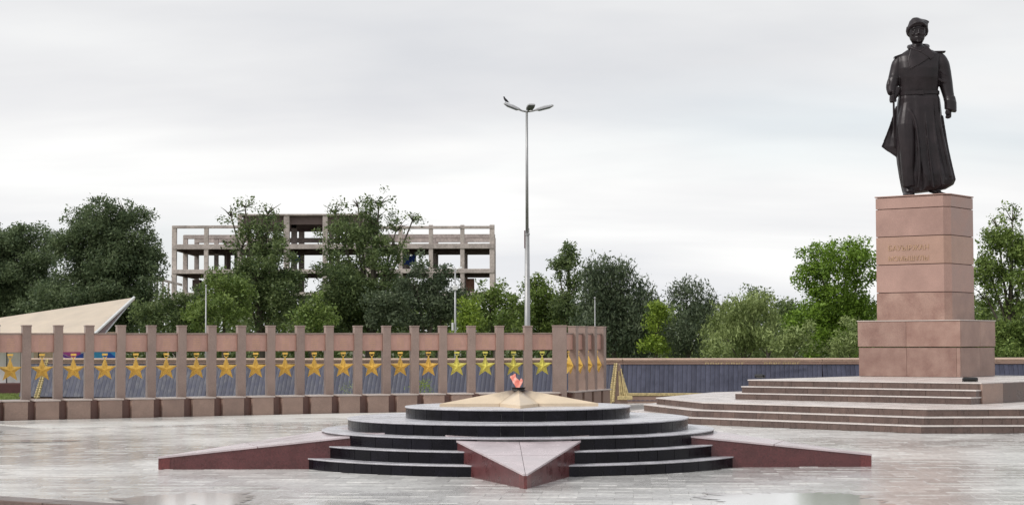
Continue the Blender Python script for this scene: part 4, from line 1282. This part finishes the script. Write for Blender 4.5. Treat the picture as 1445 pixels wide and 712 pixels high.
# bird
bp = at(713.5, 144.5, Y=LY)
bird = empty('bird', (bp.x, LY, bp.z - 0.01), 0, 'small dark bird perched on the left lamp head of the tall post', 'bird')
m = MB()
m.loft([[Vector((c[0] + r_ * 0.0 + r_ * math.cos(a) * 0.9, r_ * math.sin(a), c[1] + r_ * 0.35 * math.cos(a))) for a in [2 * math.pi * i / 10 for i in range(10)]] for c, r_ in
        (((0.13, 0.0), 0.006), ((0.09, 0.012), 0.018), ((0.05, 0.04), 0.038), ((0.01, 0.08), 0.046), ((-0.025, 0.125), 0.036), ((-0.042, 0.155), 0.026), ((-0.048, 0.18), 0.026), ((-0.056, 0.200), 0.016), ((-0.06, 0.207), 0.003))])
m.tube([(-0.06, 0, 0.188), (-0.095, 0, 0.183)], [0.008, 0.001], 6)
m.tube([(0.0, 0.012, 0.05), (-0.005, 0.012, 0.0)], 0.005, 5); m.tube([(0.0, -0.012, 0.05), (-0.005, -0.012, 0.0)], 0.005, 5)
m.build('body', M_bird, bird, smooth=True)

# smaller lamp in front of the trees
p2 = at(642.5, 540, Y=66)
l2 = empty('street_lamp', (p2.x, 66, 0), 0, 'small pale lamp post with a double head in front of the dark trees', 'lamp post')
zt2 = at(642, 380, Y=66).z
m = MB(); m.tube([(0, 0, -0.2), (0, 0, zt2)], [0.045, 0.026], 10); m.build('pole', M_lampg, l2, smooth=True)
for s_ in (-1, 1):
    m = MB(); m.tube([(0, 0, zt2 - 0.05), (s_ * 0.10, 0, zt2 + 0.02)], 0.014, 6); m.build('arm', M_white, l2)
    m = MB(); m.loft([[Vector((s_ * (0.06 + x), y * w2, zt2 + z)) for x, y, z in ((0, -1, 0), (0, 1, 0), (0, 1, h_), (0, -1, h_))] if False else [Vector((s_ * f, -w2, zt2 + 0.0 + f * .2)), Vector((s_ * f, w2, zt2 + f * .2)), Vector((s_ * f, w2 * .7, zt2 + h_ + f * .2)), Vector((s_ * f, -w2 * .7, zt2 + h_ + f * .2))] for f, w2, h_ in ((0.05, 0.04, 0.03), (0.12, 0.08, 0.06), (0.24, 0.07, 0.05), (0.27, 0.04, 0.02))])
    m.build('lamp_head', M_white, l2)
m = MB(); m.cbox(-0.09, 0.09, -0.07, 0.07, at(640, 409, Y=66).z, at(640, 403, Y=66).z, 0.01); m.build('junction_box', M_white, l2)
m = MB(); m.cbox(-0.13, -0.06, -0.07, 0.07, at(640, 466, Y=66).z, at(640, 455, Y=66).z, 0.008); m.build('control_box', M_white, l2)
for px, py, Y, lab in ((290, 404, 58, 'thin white flagless pole behind the left half of the colonnade'), (840, 421, 64, 'thin grey pole behind the right end of the colonnade')):
    p = at(px, 540, Y=Y); zz = at(px, py, Y=Y).z
    m = MB(); m.tube([(0, 0, -0.2), (0, 0, zz)], [0.026, 0.018] if px < 300 else [0.02, 0.014], 8); m.tube([(0, 0, zz), (0, 0, zz + 0.06)], [0.04, 0.012], 8)
    o = m.build('pole', M_lampg, smooth=True, loc=(p.x, Y, 0)); tag(o, lab, 'pole')

# ------------------------------------------------------------------ stage with canopy at the far left
SY = 62.0
def wp(px, py, Y): return at(px, py, Y=Y)
can = empty('stage_canopy', (wp(60, 540, SY).x, SY, 0), 0, 'big cream wedge-shaped stage canopy rising to a point behind the left pillars', 'canopy')
o0 = Vector((can.location.x, can.location.y, 0))
tipP = wp(189, 419.5, 63.0); backL = wp(-130, 467.5, 66.0); lowR = wp(126, 476, 59.0); lowL = wp(-150, 500, 60)
pn = (backL - tipP).cross(lowR - tipP)
def onp(px, py):
    d_ = at(px, py, Y=60.0) - Vector((0, 0, EYE)); o_ = Vector((0, 0, EYE))
    return o_ + d_ * ((tipP - o_).dot(pn) / d_.dot(pn))
top = [tipP, backL, onp(-150, 485), onp(4, 476), lowR]
m = MB(); n_ = len(top)
mid = sum(top, Vector()) / n_ + Vector((0, -0.15, 0.05))
nv = Vector((0.02, 0.10, -0.06))
V = [p - o0 for p in top] + [p - o0 + nv for p in top]
m.add(V, [tuple(range(n_))[::-1], tuple(range(n_, 2 * n_))] + [(i, (i + 1) % n_, n_ + (i + 1) % n_, n_ + i) for i in range(n_)])
m.build('roof_skin', M_canopy, can)
# lattice edge girder under the right edge
a0, a1 = tipP - o0 + Vector((0.0, 0.05, -0.02)), lowR - o0 + Vector((0.1, 0, 0))
b0, b1 = tipP - o0 + Vector((0.02, 0.1, -0.05)), wp(133, 467, 59.6) - o0 + Vector((0.06, 0.0, -0.1))
g_ = MB(); g_.tube([a0 + Vector((0, -0.05, 0.02)), a1 + Vector((0, -0.05, 0.05))], 0.05, 6); g_.build('edge_tube', M_white, can)
g_ = MB(); g_.tube([a0, b1 + Vector((0.22, 0, -0.06))], 0.022, 6); g_.tube([a0, b1 + Vector((0.02, 0, 0.02))], 0.022, 6)
for i in range(1, 14):
    f = i / 14; p_ = a0.lerp(b1 + Vector((0.22, 0, -0.06)), f); r2 = a0.lerp(b1 + Vector((0.02, 0, 0.02)), min(1, f + 0.04))
    g_.tube([p_, r2], 0.013, 5)
g_.build('lattice_girder', M_lampg, can)
g_ = MB(); g_.add([a0, b1 + Vector((0.2, 0.03, -0.05)), a1 + Vector((0, 0.02, 0)), a0 + Vector((0, 0.03, 0)), b1 + Vector((0.2, 0.06, -0.05)), a1 + Vector((0, 0.05, 0))], [(0, 2, 1), (3, 4, 5), (0, 1, 4, 3), (1, 2, 5, 4), (2, 0, 3, 5)]); g_.build('soffit', M_soff, can)
stg = empty('stage', (wp(30, 540, SY + 1).x, SY + 1, 0), 0, 'open-air stage with a white backdrop on a dark red base at the far left', 'stage')
xa = wp(-120, 540, SY + 1).x - stg.location.x; xb = wp(49, 540, SY + 1).x - stg.location.x; xc = wp(165, 540, SY + 1).x - stg.location.x
zb_ = wp(30, 540, SY + 1).z
MB().cbox(xa, xb + 0.2, -0.6, 3, -0.3, zb_, 0.02).build('stage_base', M_stage, stg)
zf = wp(30, 468, SY + 1).z
MB().box(xa, wp(44, 540, SY + 1).x - stg.location.x, 0.3, 0.36, zb_ + 0.003, zf - 0.3).build('backdrop', M_white, stg)
MB().cbox(wp(44.5, 540, SY + 1).x - stg.location.x, wp(74, 540, SY + 1).x - stg.location.x, 0.28, 0.4, zb_ - 0.3, zf - 0.25, 0.01).build('side_screen', M_canopy, stg)
for px in (7, 27, 52):
    g_ = MB(); xx = wp(px, 540, SY + 1).x - stg.location.x; g_.tube([(xx, 0.2, zb_ - 0.02), (xx, 0.2, zb_ + 1.5)], 0.02, 6); g_.build('post', M_dark, stg)
MB().cbox(wp(78, 540, SY + 1).x - stg.location.x, xc, 0.5, 0.6, zf - 0.22, zf - 0.0, 0.01).build('fascia', M_canopy, stg)
# printed banner
bmats = {}
for nm, c in (('pink print', (0.55, 0.10, 0.45)), ('violet print', (0.22, 0.06, 0.42)), ('blue print', (0.04, 0.10, 0.50)), ('sky print', (0.06, 0.38, 0.72)), ('white print', (0.7, 0.72, 0.75)), ('deep blue print', (0.02, 0.12, 0.55))):
    bmats[nm] = principled(nm, c, rough=0.55, var=0.12, scale=3)
ban = empty('banner', (wp(125, 505, 61.5).x, 61.5, 0), 0, 'pink, violet and sky-blue banner behind the third and fourth bays from the left', 'banner')
def bpoly(name, pts, mat, dy):
    P = [wp(px, py, 61.5) for px, py in pts]; P = [Vector((p.x - ban.location.x, dy, p.z)) for p in P]
    n_ = len(P); MB().add(P + [p + Vector((0, 0.012, 0)) for p in P], [tuple(range(n_))[::-1], tuple(range(n_, 2 * n_))] + [(i, (i + 1) % n_, n_ + (i + 1) % n_, n_ + i) for i in range(n_)][::1]).build(name, mat, ban)
bpoly('cloth', [(86, 509.5), (164, 508.5), (164, 478), (86, 479)], bmats['white print'], 0.0)
bpoly('print', [(88, 498), (104, 505), (114, 499), (114, 482), (88, 482)], bmats['pink print'], -0.02)
bpoly('print', [(88, 499), (88, 502.5), (100, 508), (102, 505)], bmats['violet print'], -0.025)
bpoly('print', [(102, 508.3), (118, 508), (118, 497.5), (106, 503)], bmats['blue print'], -0.03)
bpoly('print', [(132, 508), (163, 508), (163, 482), (132, 482)], bmats['sky print'], -0.02)
bpoly('print', [(146, 499.5), (150, 505), (163, 508), (163, 503), (155, 497)], bmats['deep blue print'], -0.03)

# lawn in front of the stage
lw = MB(); A_ = wp(-200, 540, 62).x; Bx = wp(52, 540, 62).x
lw.add([(A_, 52.5, -0.10), (Bx + 1.0, 52.5, -0.10), (Bx + 1.2, 62.2, -0.10), (A_, 62.2, -0.10)], [(0, 1, 2, 3)])
tag(lw.build('lawn', M_lawn), kind='structure')
nb = 16000
gx = rng.uniform(A_ + 3, Bx + 1.0, nb); gy = rng.uniform(53, 62, nb); gh = rng.uniform(0.05, 0.11, nb); ga = rng.uniform(0, math.pi, nb)
w_ = 0.02
V = np.empty((nb, 3, 3)); V[:, 0, 0] = gx - np.cos(ga) * w_; V[:, 0, 1] = gy - np.sin(ga) * w_; V[:, 0, 2] = -0.101
V[:, 1, 0] = gx + np.cos(ga) * w_; V[:, 1, 1] = gy + np.sin(ga) * w_; V[:, 1, 2] = -0.101
V[:, 2, 0] = gx + rng.normal(0, 0.03, nb); V[:, 2, 1] = gy + rng.normal(0, 0.03, nb); V[:, 2, 2] = -0.10 + gh


def np_mesh(name, V, npoly, k, mat):
    me = bpy.data.meshes.new(name)
    me.vertices.add(npoly * k); me.vertices.foreach_set('co', V.reshape(-1))
    me.loops.add(npoly * k); me.loops.foreach_set('vertex_index', np.arange(npoly * k, dtype=np.int32))
    me.polygons.add(npoly); me.polygons.foreach_set('loop_start', np.arange(0, npoly * k, k, dtype=np.int32))
    me.update(calc_edges=True)
    me.materials.append(mat)
    return me


o = link('grass', np_mesh('grass', V, nb, 3, M_grass)); tag(o, 'yellow-green grass of the lawn before the stage', 'grass', kind='stuff')


# ------------------------------------------------------------------ trees
def leaf_cloud(centres, per, sd_, size, asp, droop, rg_):
    """leaf quads scattered round the twig centres"""
    n = len(centres) * per
    c = np.repeat(np.asarray(centres), per, axis=0) + np.clip(rg_.normal(0, 1, (n, 3)), -1.5, 1.5) * np.asarray(sd_)
    a = rg_.normal(0, 1, (n, 3)); a[:, 2] += droop; a /= np.linalg.norm(a, axis=1)[:, None]
    r_ = rg_.normal(0, 1, (n, 3)); b = np.cross(a, r_); b /= np.linalg.norm(b, axis=1)[:, None]
    L = (size * (0.5 + 1.1 * rg_.random(n) ** 1.6))[:, None]
    a = a * L; b = b * L * asp
    V = np.empty((n, 4, 3)); V[:, 0] = c - a; V[:, 1] = c + b - a * 0.1; V[:, 2] = c + a; V[:, 3] = c - b - a * 0.1
    return V, n


def tree(name, label, cat, Y, blobs, mat, leaf=0.064, dens=1.0, twig=0.12, droop=0.0, trunk=None, asp=0.45, depth=0.8, seed=1,
         group=None, sdz=1.0, rough=0.34, limb=0.05, vert=1.0, per=13):
    """blobs: (px, py, rx, ry[, density]) outline lobes surveyed in the photograph, at distance Y"""
    rg_ = np.random.default_rng(seed); rs = random.Random(seed)
    k = Y / F
    base_px = trunk if trunk is not None else blobs[0][0]
    bp_ = at(base_px, 540, Y=Y)
    e = empty(name, (bp_.x, Y, -0.3), 0, label, cat, group)
    O = Vector((bp_.x, Y, -0.3))
    cents = []; limbs = MB(); woods = []
    for bl in blobs:
        px, py, rx, ry = bl[:4]; rx *= 1.05; dn = bl[4] if len(bl) > 4 else 1.0
        c = at(px, py, Y=Y); Rx, Rz = rx * k, ry * k; Ry = max(min(Rx, 3.2) * depth, 0.35)
        c.y += rs.uniform(-0.35, 0.35) * Ry
        area = math.pi * Rx * Rz
        nl = max(16 if dn > 0.6 else 6, int(area * 5.2 * (0.6 + 0.4 * dn)))
        ph = rs.uniform(0, 50)
        for _ in range(nl):
            v = Vector((rs.gauss(0, 1), rs.gauss(0, 1) - 0.25, rs.gauss(0, 1))).normalized()
            r_ = rs.random() ** 0.40 * 0.93
            nn = noise.noise(v * 2.1 + Vector((ph, 0, 0)))
            r_ *= 1 + rough * nn * 1.3
            lc = c + Vector((v.x * Rx * r_, v.y * Ry * r_, v.z * Rz * r_))
            lr = min(Rx, Rz) * rs.uniform(0.16, 0.42); lr = max(min(lr, 0.62), 0.17)
            nc = max(2, int(34 * lr * lr * 4.6 * dn * dens * (0.12 / twig)))
            for _ in range(nc):
                w = Vector((rs.gauss(0, 1), rs.gauss(0, 1), rs.gauss(0.25, 1))).normalized() * (rs.random() ** 0.35) * lr
                pt = lc + Vector((w.x * 1.15, w.y * 1.15, w.z * 0.8 * sdz))
                if pt.z < -0.25: pt.z = rs.uniform(-0.2, 0.5)
                cents.append((pt.x - O.x, pt.y - O.y, pt.z - O.z))
        woods.append((c - O, Rx, Rz, dn))
    V, n = leaf_cloud(cents, per, (twig, twig, twig * sdz), leaf, asp, droop, rg_)
    link('crown', np_mesh('crown', V, n, 4, mat), e)
    # trunk and limbs
    H = max(w[0].z for w in woods)
    top_c = max(woods, key=lambda w: w[0].z)[0]
    tr = MB(); th_ = 0.045 * H / 2.2 * (limb / 0.05)
    mid = Vector((top_c.x * 0.25, 0, H * 0.45))
    tr.tube([(0, 0, 0), (0.03, 0, H * 0.15), (mid.x * 0.6, 0.0, H * 0.3), tuple(mid), tuple(Vector((top_c.x * 0.7, top_c.y * 0.5, H * 0.75))), tuple(top_c)], [th_ * 1.5, th_ * 1.15, th_, th_ * 0.8, th_ * 0.45, th_ * 0.15], 8)
    tr.build('trunk', M_bark, e, smooth=True)
    for c, Rx, Rz, dn in woods:
        sgn = 1
        st_ = Vector((mid.x * 0.5, 0, min(c.z * 0.5, H * 0.35)))
        midp = st_.lerp(c, 0.5) + Vector((0, 0, -0.08 * abs(c.x - st_.x)))
        limbs.tube([st_, midp, c], [th_ * 0.5, th_ * 0.33, th_ * 0.16], 6)
        for _ in range(7 if dn < 0.8 else 4):
            v = Vector((rs.uniform(-1, 1) * Rx, rs.uniform(-.6, .6) * Rx, rs.uniform(-0.2, 1) * Rz)) * 0.85
            limbs.tube([c - Vector((0, 0, Rz * 0.3)), c + v * 0.5 + Vector((0, 0, -0.05 * Rz)), c + v], [th_ * 0.18, th_ * 0.11, th_ * 0.04], 5)
    limbs.build('limbs', M_bark, e, smooth=True)
    return e


T = 'trees beyond the memorial wall'
# far left dark trees
tree('tree', 'broad dark green tree at the left edge of the photo', 'tree', 84, [(20, 372, 62, 52), (48, 345, 34, 30), (-30, 372, 60, 60), (35, 430, 75, 55), (5, 342, 24, 18)], L_dark, seed=11, group=T, trunk=20)
tree('tree', 'tallest leafy tree of the left group with feathery dark crown', 'tree', 80, [(147, 338, 58, 48), (150, 294, 34, 26, .8), (118, 304, 28, 20, .7), (176, 300, 18, 26, .6), (196, 345, 34, 44), (200, 400, 34, 56), (100, 345, 34, 36), (145, 400, 72, 62), (110, 440, 80, 50), (190, 440, 40, 44)], L_dark, seed=12, group=T, trunk=150)
# low shrubs below the ruin, left
tree('bush', 'dark low bush in front of the small ruin on the left', 'bush', 76, [(245, 438, 36, 32), (215, 450, 28, 34), (275, 425, 34, 34), (262, 452, 50, 30)], L_elm, seed=13, group='bushes below the trees', trunk=248)
tree('tree', 'slender tree with a thin see-through top before the left half of the ruin', 'tree', 78, [(352, 318, 22, 20, .62), (325, 300, 26, 16, .28), (378, 298, 20, 14, .45), (372, 330, 36, 24, .9), (388, 352, 36, 32), (370, 385, 44, 38), (385, 425, 50, 44), (350, 415, 40, 40), (410, 392, 24, 34, .8), (340, 345, 22, 20, .6), (345, 290, 18, 8, .22)], L_elm, seed=14, group=T, trunk=372)
tree('bush', 'fresh green bush left of the slender tree', 'bush', 74, [(315, 398, 34, 24), (318, 430, 44, 36), (295, 445, 36, 28)], L_mid, seed=15, group='bushes below the trees', trunk=316)
tree('bush', 'small mid green bush between the two big trees before the ruin', 'bush', 74, [(438, 436, 22, 22), (452, 450, 24, 22), (425, 455, 30, 20)], L_mid, seed=16, group='bushes below the trees', trunk=440, dens=.9)
tree('tree', 'big dark tree with ragged top branches before the middle of the ruin', 'tree', 79, [(505, 345, 46, 36), (472, 296, 18, 16, .45), (505, 288, 18, 11, .4), (535, 286, 18, 15, .6), (528, 310, 34, 26, .75), (583, 308, 18, 13, .35), (560, 322, 24, 16, .35), (480, 325, 28, 24, .8), (500, 400, 52, 48), (475, 440, 40, 44), (545, 375, 36, 32, .95), (560, 345, 24, 26, .5), (540, 430, 60, 46)], L_elm, seed=17, group=T, trunk=520, rough=0.36)
tree('tree', 'dark blue-green tree left of the small double lamp', 'tree', 76, [(588, 400, 30, 36), (605, 430, 48, 42), (560, 440, 44, 40), (620, 395, 22, 28, .8), (638, 415, 18, 34, .7)], L_blue, seed=18, group=T, trunk=600)
tree('tree', 'light green tree right of the small double lamp', 'tree', 76, [(705, 432, 34, 32), (690, 415, 26, 18, .7), (725, 440, 22, 28), (672, 436, 28, 34), (700, 455, 48, 26)], L_mid, seed=19, group=T, trunk=700)
tree('bush', 'yellow-green bush just right of the small double lamp', 'bush', 72, [(662, 444, 18, 22), (655, 460, 20, 16)], L_lime, seed=20, group='bushes below the trees', trunk=660)
tree('tree', 'green tree behind the tall lamp post', 'tree', 78, [(768, 425, 28, 32), (758, 400, 18, 12, .7), (775, 450, 40, 40), (750, 455, 26, 30), (790, 470, 40, 30)], L_mid, seed=21, group=T, trunk=766)
tree('spruce_tree', 'narrow pointed dark green conifer right of the tall lamp post', 'conifer', 77, [(803, 356, 8, 14), (801, 374, 17, 14), (803, 395, 22, 18), (800, 420, 26, 24), (805, 455, 34, 34), (788, 372, 10, 6, .7)], L_bright if False else L_elm, seed=22, group=T, trunk=803, rough=0.2)
tree('tree', 'dark grey-green tree with upright spiky shoots left of the centre gap', 'tree', 72, [(862, 405, 46, 30), (850, 385, 22, 22, .9), (880, 385, 26, 20, .9), (870, 455, 54, 54), (905, 430, 32, 44), (838, 430, 26, 40), (835, 395, 14, 18, .8), (890, 480, 48, 40)], L_blue, seed=23, group=T, trunk=870, sdz=1.9, droop=1.4, asp=.30, leaf=0.08)
tree('bush', 'bright yellow-green bush between the two grey-green trees', 'bush', 70, [(925, 462, 15, 30), (930, 440, 10, 14), (922, 490, 18, 20)], L_lime, seed=24, group='bushes below the trees', trunk=925)
tree('tree', 'compact dark round-topped tree right of the yellow-green bush', 'tree', 71, [(972, 430, 33, 32), (968, 412, 24, 14), (975, 470, 40, 40), (958, 465, 26, 40), (1000, 440, 18, 28)], L_blue, seed=25, group=T, trunk=972, sdz=1.5, droop=.8, asp=.32)
tree('tree', 'pale green willow standing left of the wide gap', 'tree', 68, [(1040, 455, 40, 42), (1060, 440, 32, 34), (1070, 428, 22, 18, .8), (1025, 475, 34, 36), (1078, 470, 34, 40)], L_willow, seed=26, group=T, trunk=1045, asp=.28, droop=-1.6, leaf=.075)
tree('tree', 'mid green tree crown behind the pale willow', 'tree', 82, [(1090, 440, 28, 24), (1065, 425, 26, 20, .8), (1110, 455, 34, 34), (1020, 430, 24, 20, .6)], L_elm, seed=27, group=T, trunk=1088)
tree('tree', 'bright green broad tree left of the pedestal', 'tree', 73, [(1180, 375, 50, 36), (1150, 358, 26, 20, .85), (1195, 352, 34, 20, .9), (1140, 395, 24, 22, .7), (1215, 385, 30, 40), (1175, 425, 54, 44), (1150, 465, 40, 44), (1210, 450, 40, 50), (1185, 490, 60, 30)], L_bright, seed=28, group=T, trunk=1185)
tree('bush', 'blue-green willow bush at the foot of the bright green tree', 'bush', 66, [(1198, 475, 22, 32), (1220, 480, 22, 30), (1185, 492, 24, 20)], L_willow, seed=29, group='bushes below the trees', trunk=1200, asp=.28)
tree('bush', 'soft pale bush below the gap in the trees', 'bush', 66, [(1105, 490, 26, 20), (1128, 480, 20, 30), (1010, 492, 24, 18)], L_willow, seed=30, group='bushes below the trees', trunk=1105)
tree('tree', 'airy tall tree at the right edge behind the pedestal', 'tree', 72, [(1425, 352, 46, 34, 1.1), (1430, 306, 26, 20, .5), (1406, 318, 18, 14, .4), (1396, 378, 30, 28, 1.0), (1446, 370, 40, 54, 1.1), (1390, 412, 26, 32, .85), (1428, 412, 32, 34, .75), (1410, 482, 48, 36), (1460, 470, 44, 54), (1388, 455, 26, 36, 1.0)], L_mid, seed=31, group=T, trunk=1425, rough=0.34)
# weeds between the colonnade and the wall
tree('plant', 'spindly light green weed behind the colonnade left of the flame', 'plant', 48.5, [(594, 541, 8, 12, .55), (586, 545, 6, 9, .5), (603, 547, 5, 8, .4)], L_lime, leaf=0.028, twig=0.05, seed=40, trunk=594, limb=0.03, asp=.25, per=6)
tree('plant', 'tiny pale weed seen through the twelfth bay of the colonnade', 'plant', 48, [(491, 546, 5, 7, .5)], L_willow, leaf=0.025, twig=0.05, seed=41, trunk=491, limb=0.02, asp=.25, per=5)

# distant wood that closes the view below the trees
cents = []; rs = random.Random(90)
for i in range(5200):
    px = rs.uniform(-180, 1640)
    Yd = rs.uniform(92, 104)
    topy = 438 + 16 * noise.noise(Vector((px * 0.012, 3.1, 0))) + 12 * noise.noise(Vector((px * 0.05, 7.1, 0)))
    if 640 < px < 1100: topy += 6
    p = at(px, topy + (520 - topy) * rs.random() ** 1.5, Y=Yd)
    cents.append((p.x, p.y, p.z))
V, n = leaf_cloud(cents, 12, (0.42, 0.42, 0.36), 0.15, 0.5, 0, np.random.default_rng(91))
o = link('distant_wood', np_mesh('distant_wood', V, n, 4, L_far)); tag(o, 'dense belt of distant greenery behind the separate trees', 'wood', kind='stuff')

# ------------------------------------------------------------------ unfinished concrete building
BY = 240.0; BK = BY / F
bx0 = at(242, 400, Y=BY).x; bx1 = at(698, 400, Y=BY).x
ruin = empty('unfinished_building', ((bx0 + bx1) / 2, BY, -0.3), 0, 'abandoned bare concrete frame of a large unfinished building behind the trees', 'building')
OX = ruin.location.x
def X_(px): return at(px, 400, Y=BY).x - OX
def Z_(py, px=470): return at(px, py, Y=BY).z + 0.3
DEP = 17.0
cols = [(242, 248.5), (287.5, 293.5), (335, 341), (400, 408), (455, 462), (512, 519), (562, 568), (605, 611), (649.5, 655.5), (691, 698)]
z_top = Z_(317.5); z_blk = Z_(301.5)
ptop = lambda px: z_blk if 338 <= px <= 520 else z_top
for i, (c0, c1) in enumerate(cols):
    xa_, xb_ = X_(c0), X_(c1)
    inb = 2 <= i <= 5
    zt_ = (z_blk - 0.15) if inb else z_top
    for rown, yy in ((0, 0), (1, DEP * 0.48), (2, DEP)):
        zr = zt_ if rown == 0 or inb else Z_(326)
        MB().cbox(xa_, xb_, yy, yy + (xb_ - xa_), 0, zr, 0.03).build('column', M_conc, ruin)
def beam(px0, px1, py0, py1, yy, th=0.5, name='beam', mat=M_conc, e=0.0):
    MB().cbox(X_(px0), X_(px1), yy - 0.06 - e, yy + th, Z_(py1), Z_(py0), 0.03).build(name, mat, ruin)
# parapet and roof-level beams
beam(243, 335, 317.5, 321.5, 0); beam(519, 697.5, 319, 323, 0)
beam(243, 335, 325.5, 331.5, DEP * 0.48); beam(519, 697.5, 325.5, 331.5, DEP * .48)
beam(243, 697.5, 325, 332, DEP)
# floor slabs: pale edge beam, the slab behind coloured dark for the soffit's shade
for (py0, py1) in ((344, 351), (379.5, 385.5), (412, 417), (444, 450), (476, 482)):
    beam(243.5, 697, py0, py1, 0, 0.5, 'edge_beam', e=0.02)
    beam(243.5, 697, py0, py1, DEP, 0.5, 'edge_beam')
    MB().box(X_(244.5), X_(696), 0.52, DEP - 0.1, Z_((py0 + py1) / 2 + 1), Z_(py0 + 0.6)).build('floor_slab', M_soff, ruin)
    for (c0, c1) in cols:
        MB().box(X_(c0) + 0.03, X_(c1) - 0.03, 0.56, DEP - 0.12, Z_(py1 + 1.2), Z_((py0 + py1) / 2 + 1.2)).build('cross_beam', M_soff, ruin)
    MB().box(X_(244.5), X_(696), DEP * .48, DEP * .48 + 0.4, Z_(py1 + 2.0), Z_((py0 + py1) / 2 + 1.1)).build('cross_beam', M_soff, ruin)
# raised centre block
beam(337, 521, 301.5, 304.0, 0, 0.6, 'edge_beam', e=0.04); beam(337, 521, 301.5, 305, DEP, .6, 'edge_beam')
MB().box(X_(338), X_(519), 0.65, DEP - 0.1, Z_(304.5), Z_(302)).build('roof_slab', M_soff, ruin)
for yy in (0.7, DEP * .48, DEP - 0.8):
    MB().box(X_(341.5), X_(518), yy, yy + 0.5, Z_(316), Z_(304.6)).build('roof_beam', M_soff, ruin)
# masonry in the shade-dark concrete beside the left stair, sloped stair flight
MB().add([(X_(262), 5, Z_(392)), (X_(272), 5, Z_(392)), (X_(277), 5, Z_(408)), (X_(262), 5, Z_(408)), (X_(262), 7, Z_(392)), (X_(272), 7, Z_(392)), (X_(277), 7, Z_(408)), (X_(262), 7, Z_(408))], [(3, 2, 1, 0), (4, 5, 6, 7), (0, 1, 5, 4), (1, 2, 6, 5), (2, 3, 7, 6), (3, 0, 4, 7)]).build('stair_flight', M_soff, ruin)
for (a, b, c, d) in ((300, 305, 351, 382), (311, 315, 351, 382), (296, 300, 333, 345), (304, 309, 333, 345)):
    MB().box(X_(a), X_(b), DEP * .7, DEP * .7 + 0.6, Z_(d), Z_(c)).build('inner_pillar', M_soff, ruin)
for px0, px1, py0, py1, lab in ((408.5, 416.5, 357.5, 366.5, 'small blue tarpaulin beside a column in the middle of the ruin'), (566, 584, 357, 371, 'larger blue tarpaulin hanging right of centre in the ruin')):
    xc_ = (X_(px0) + X_(px1)) / 2 + OX; zc_ = Z_((py0 + py1) / 2) - 0.3; wd = (X_(px1) - X_(px0)) / 2; hh = (Z_(py0) - Z_(py1)) / 2
    m = MB(); nx = 10; V = []; Fc = []
    for s_ in (0, 1):
        for i in range(nx + 1):
            for j in range(5):
                V.append(Vector((-wd + 2 * wd * i / nx, 0.12 * math.sin(i * 1.7) + s_ * 0.04, -hh + 2 * hh * j / 4 + 0.1 * math.sin(i * .9))))
    nn = (nx + 1) * 5
    for i in range(nx):
        for j in range(4):
            a = i * 5 + j
            Fc.append((a, a + 5, a + 6, a + 1)); Fc.append((nn + a, nn + a + 1, nn + a + 6, nn + a + 5))
    m.add(V, Fc)
    o = m.build('tarpaulin', M_tarp, loc=(xc_, BY + 6, zc_)); tag(o, lab, 'tarpaulin', 'blue tarpaulins in the ruin')
# rusty bars left standing on the column heads, patches of brick infill
M_rust = principled('rusty iron', (0.12, 0.055, 0.03), rough=0.9, var=0.3)
M_brick = principled('brick infill', (0.32, 0.17, 0.12), rough=0.9, var=0.25, scale=2, speck=0.3, sscale=9)
rs = random.Random(5)
for px0, px1, py0, py1 in ((656, 668, 391, 411.5), (294, 302, 388, 411.5), (608, 616, 388, 411.5)):
    MB().box(X_(px0), X_(px1), 6.0, 6.4, Z_(py1), Z_(py0)).build('brick_infill', M_brick, ruin)
# low concrete annex at the left end
ax_ = empty('annex_frame', (at(230, 420, Y=228).x, 228, -0.3), 0, 'low row of bare concrete posts left of the ruined frame', 'building')
def XA(px): return at(px, 420, Y=228).x - ax_.location.x
def ZA(py): return at(230, py, Y=228).z + 0.3
for i, (px, py) in enumerate(((212, 389), (218, 390.5), (224, 392.5), (230, 394), (236, 396))):
    MB().cbox(XA(px), XA(px + 2.2), i * 1.0, i * 1.0 + 0.3, 0, ZA(py + 2), 0.02).build('post', M_conc, ax_)
m = MB(); m.add([(XA(208), 0, ZA(388)), (XA(245), 5, ZA(398)), (XA(245), 5, ZA(401.5)), (XA(208), 0, ZA(391.5)), (XA(208), 1, ZA(388)), (XA(245), 6, ZA(398)), (XA(245), 6, ZA(401.5)), (XA(208), 1, ZA(391.5))], [(3, 2, 1, 0), (4, 5, 6, 7), (0, 1, 5, 4), (1, 2, 6, 5), (2, 3, 7, 6), (3, 0, 4, 7)]); m.build('beam', M_conc, ax_)
MB().cbox(XA(208), XA(245), 5.6, 6.2, ZA(428), ZA(423), 0.02).build('beam', M_conc, ax_)
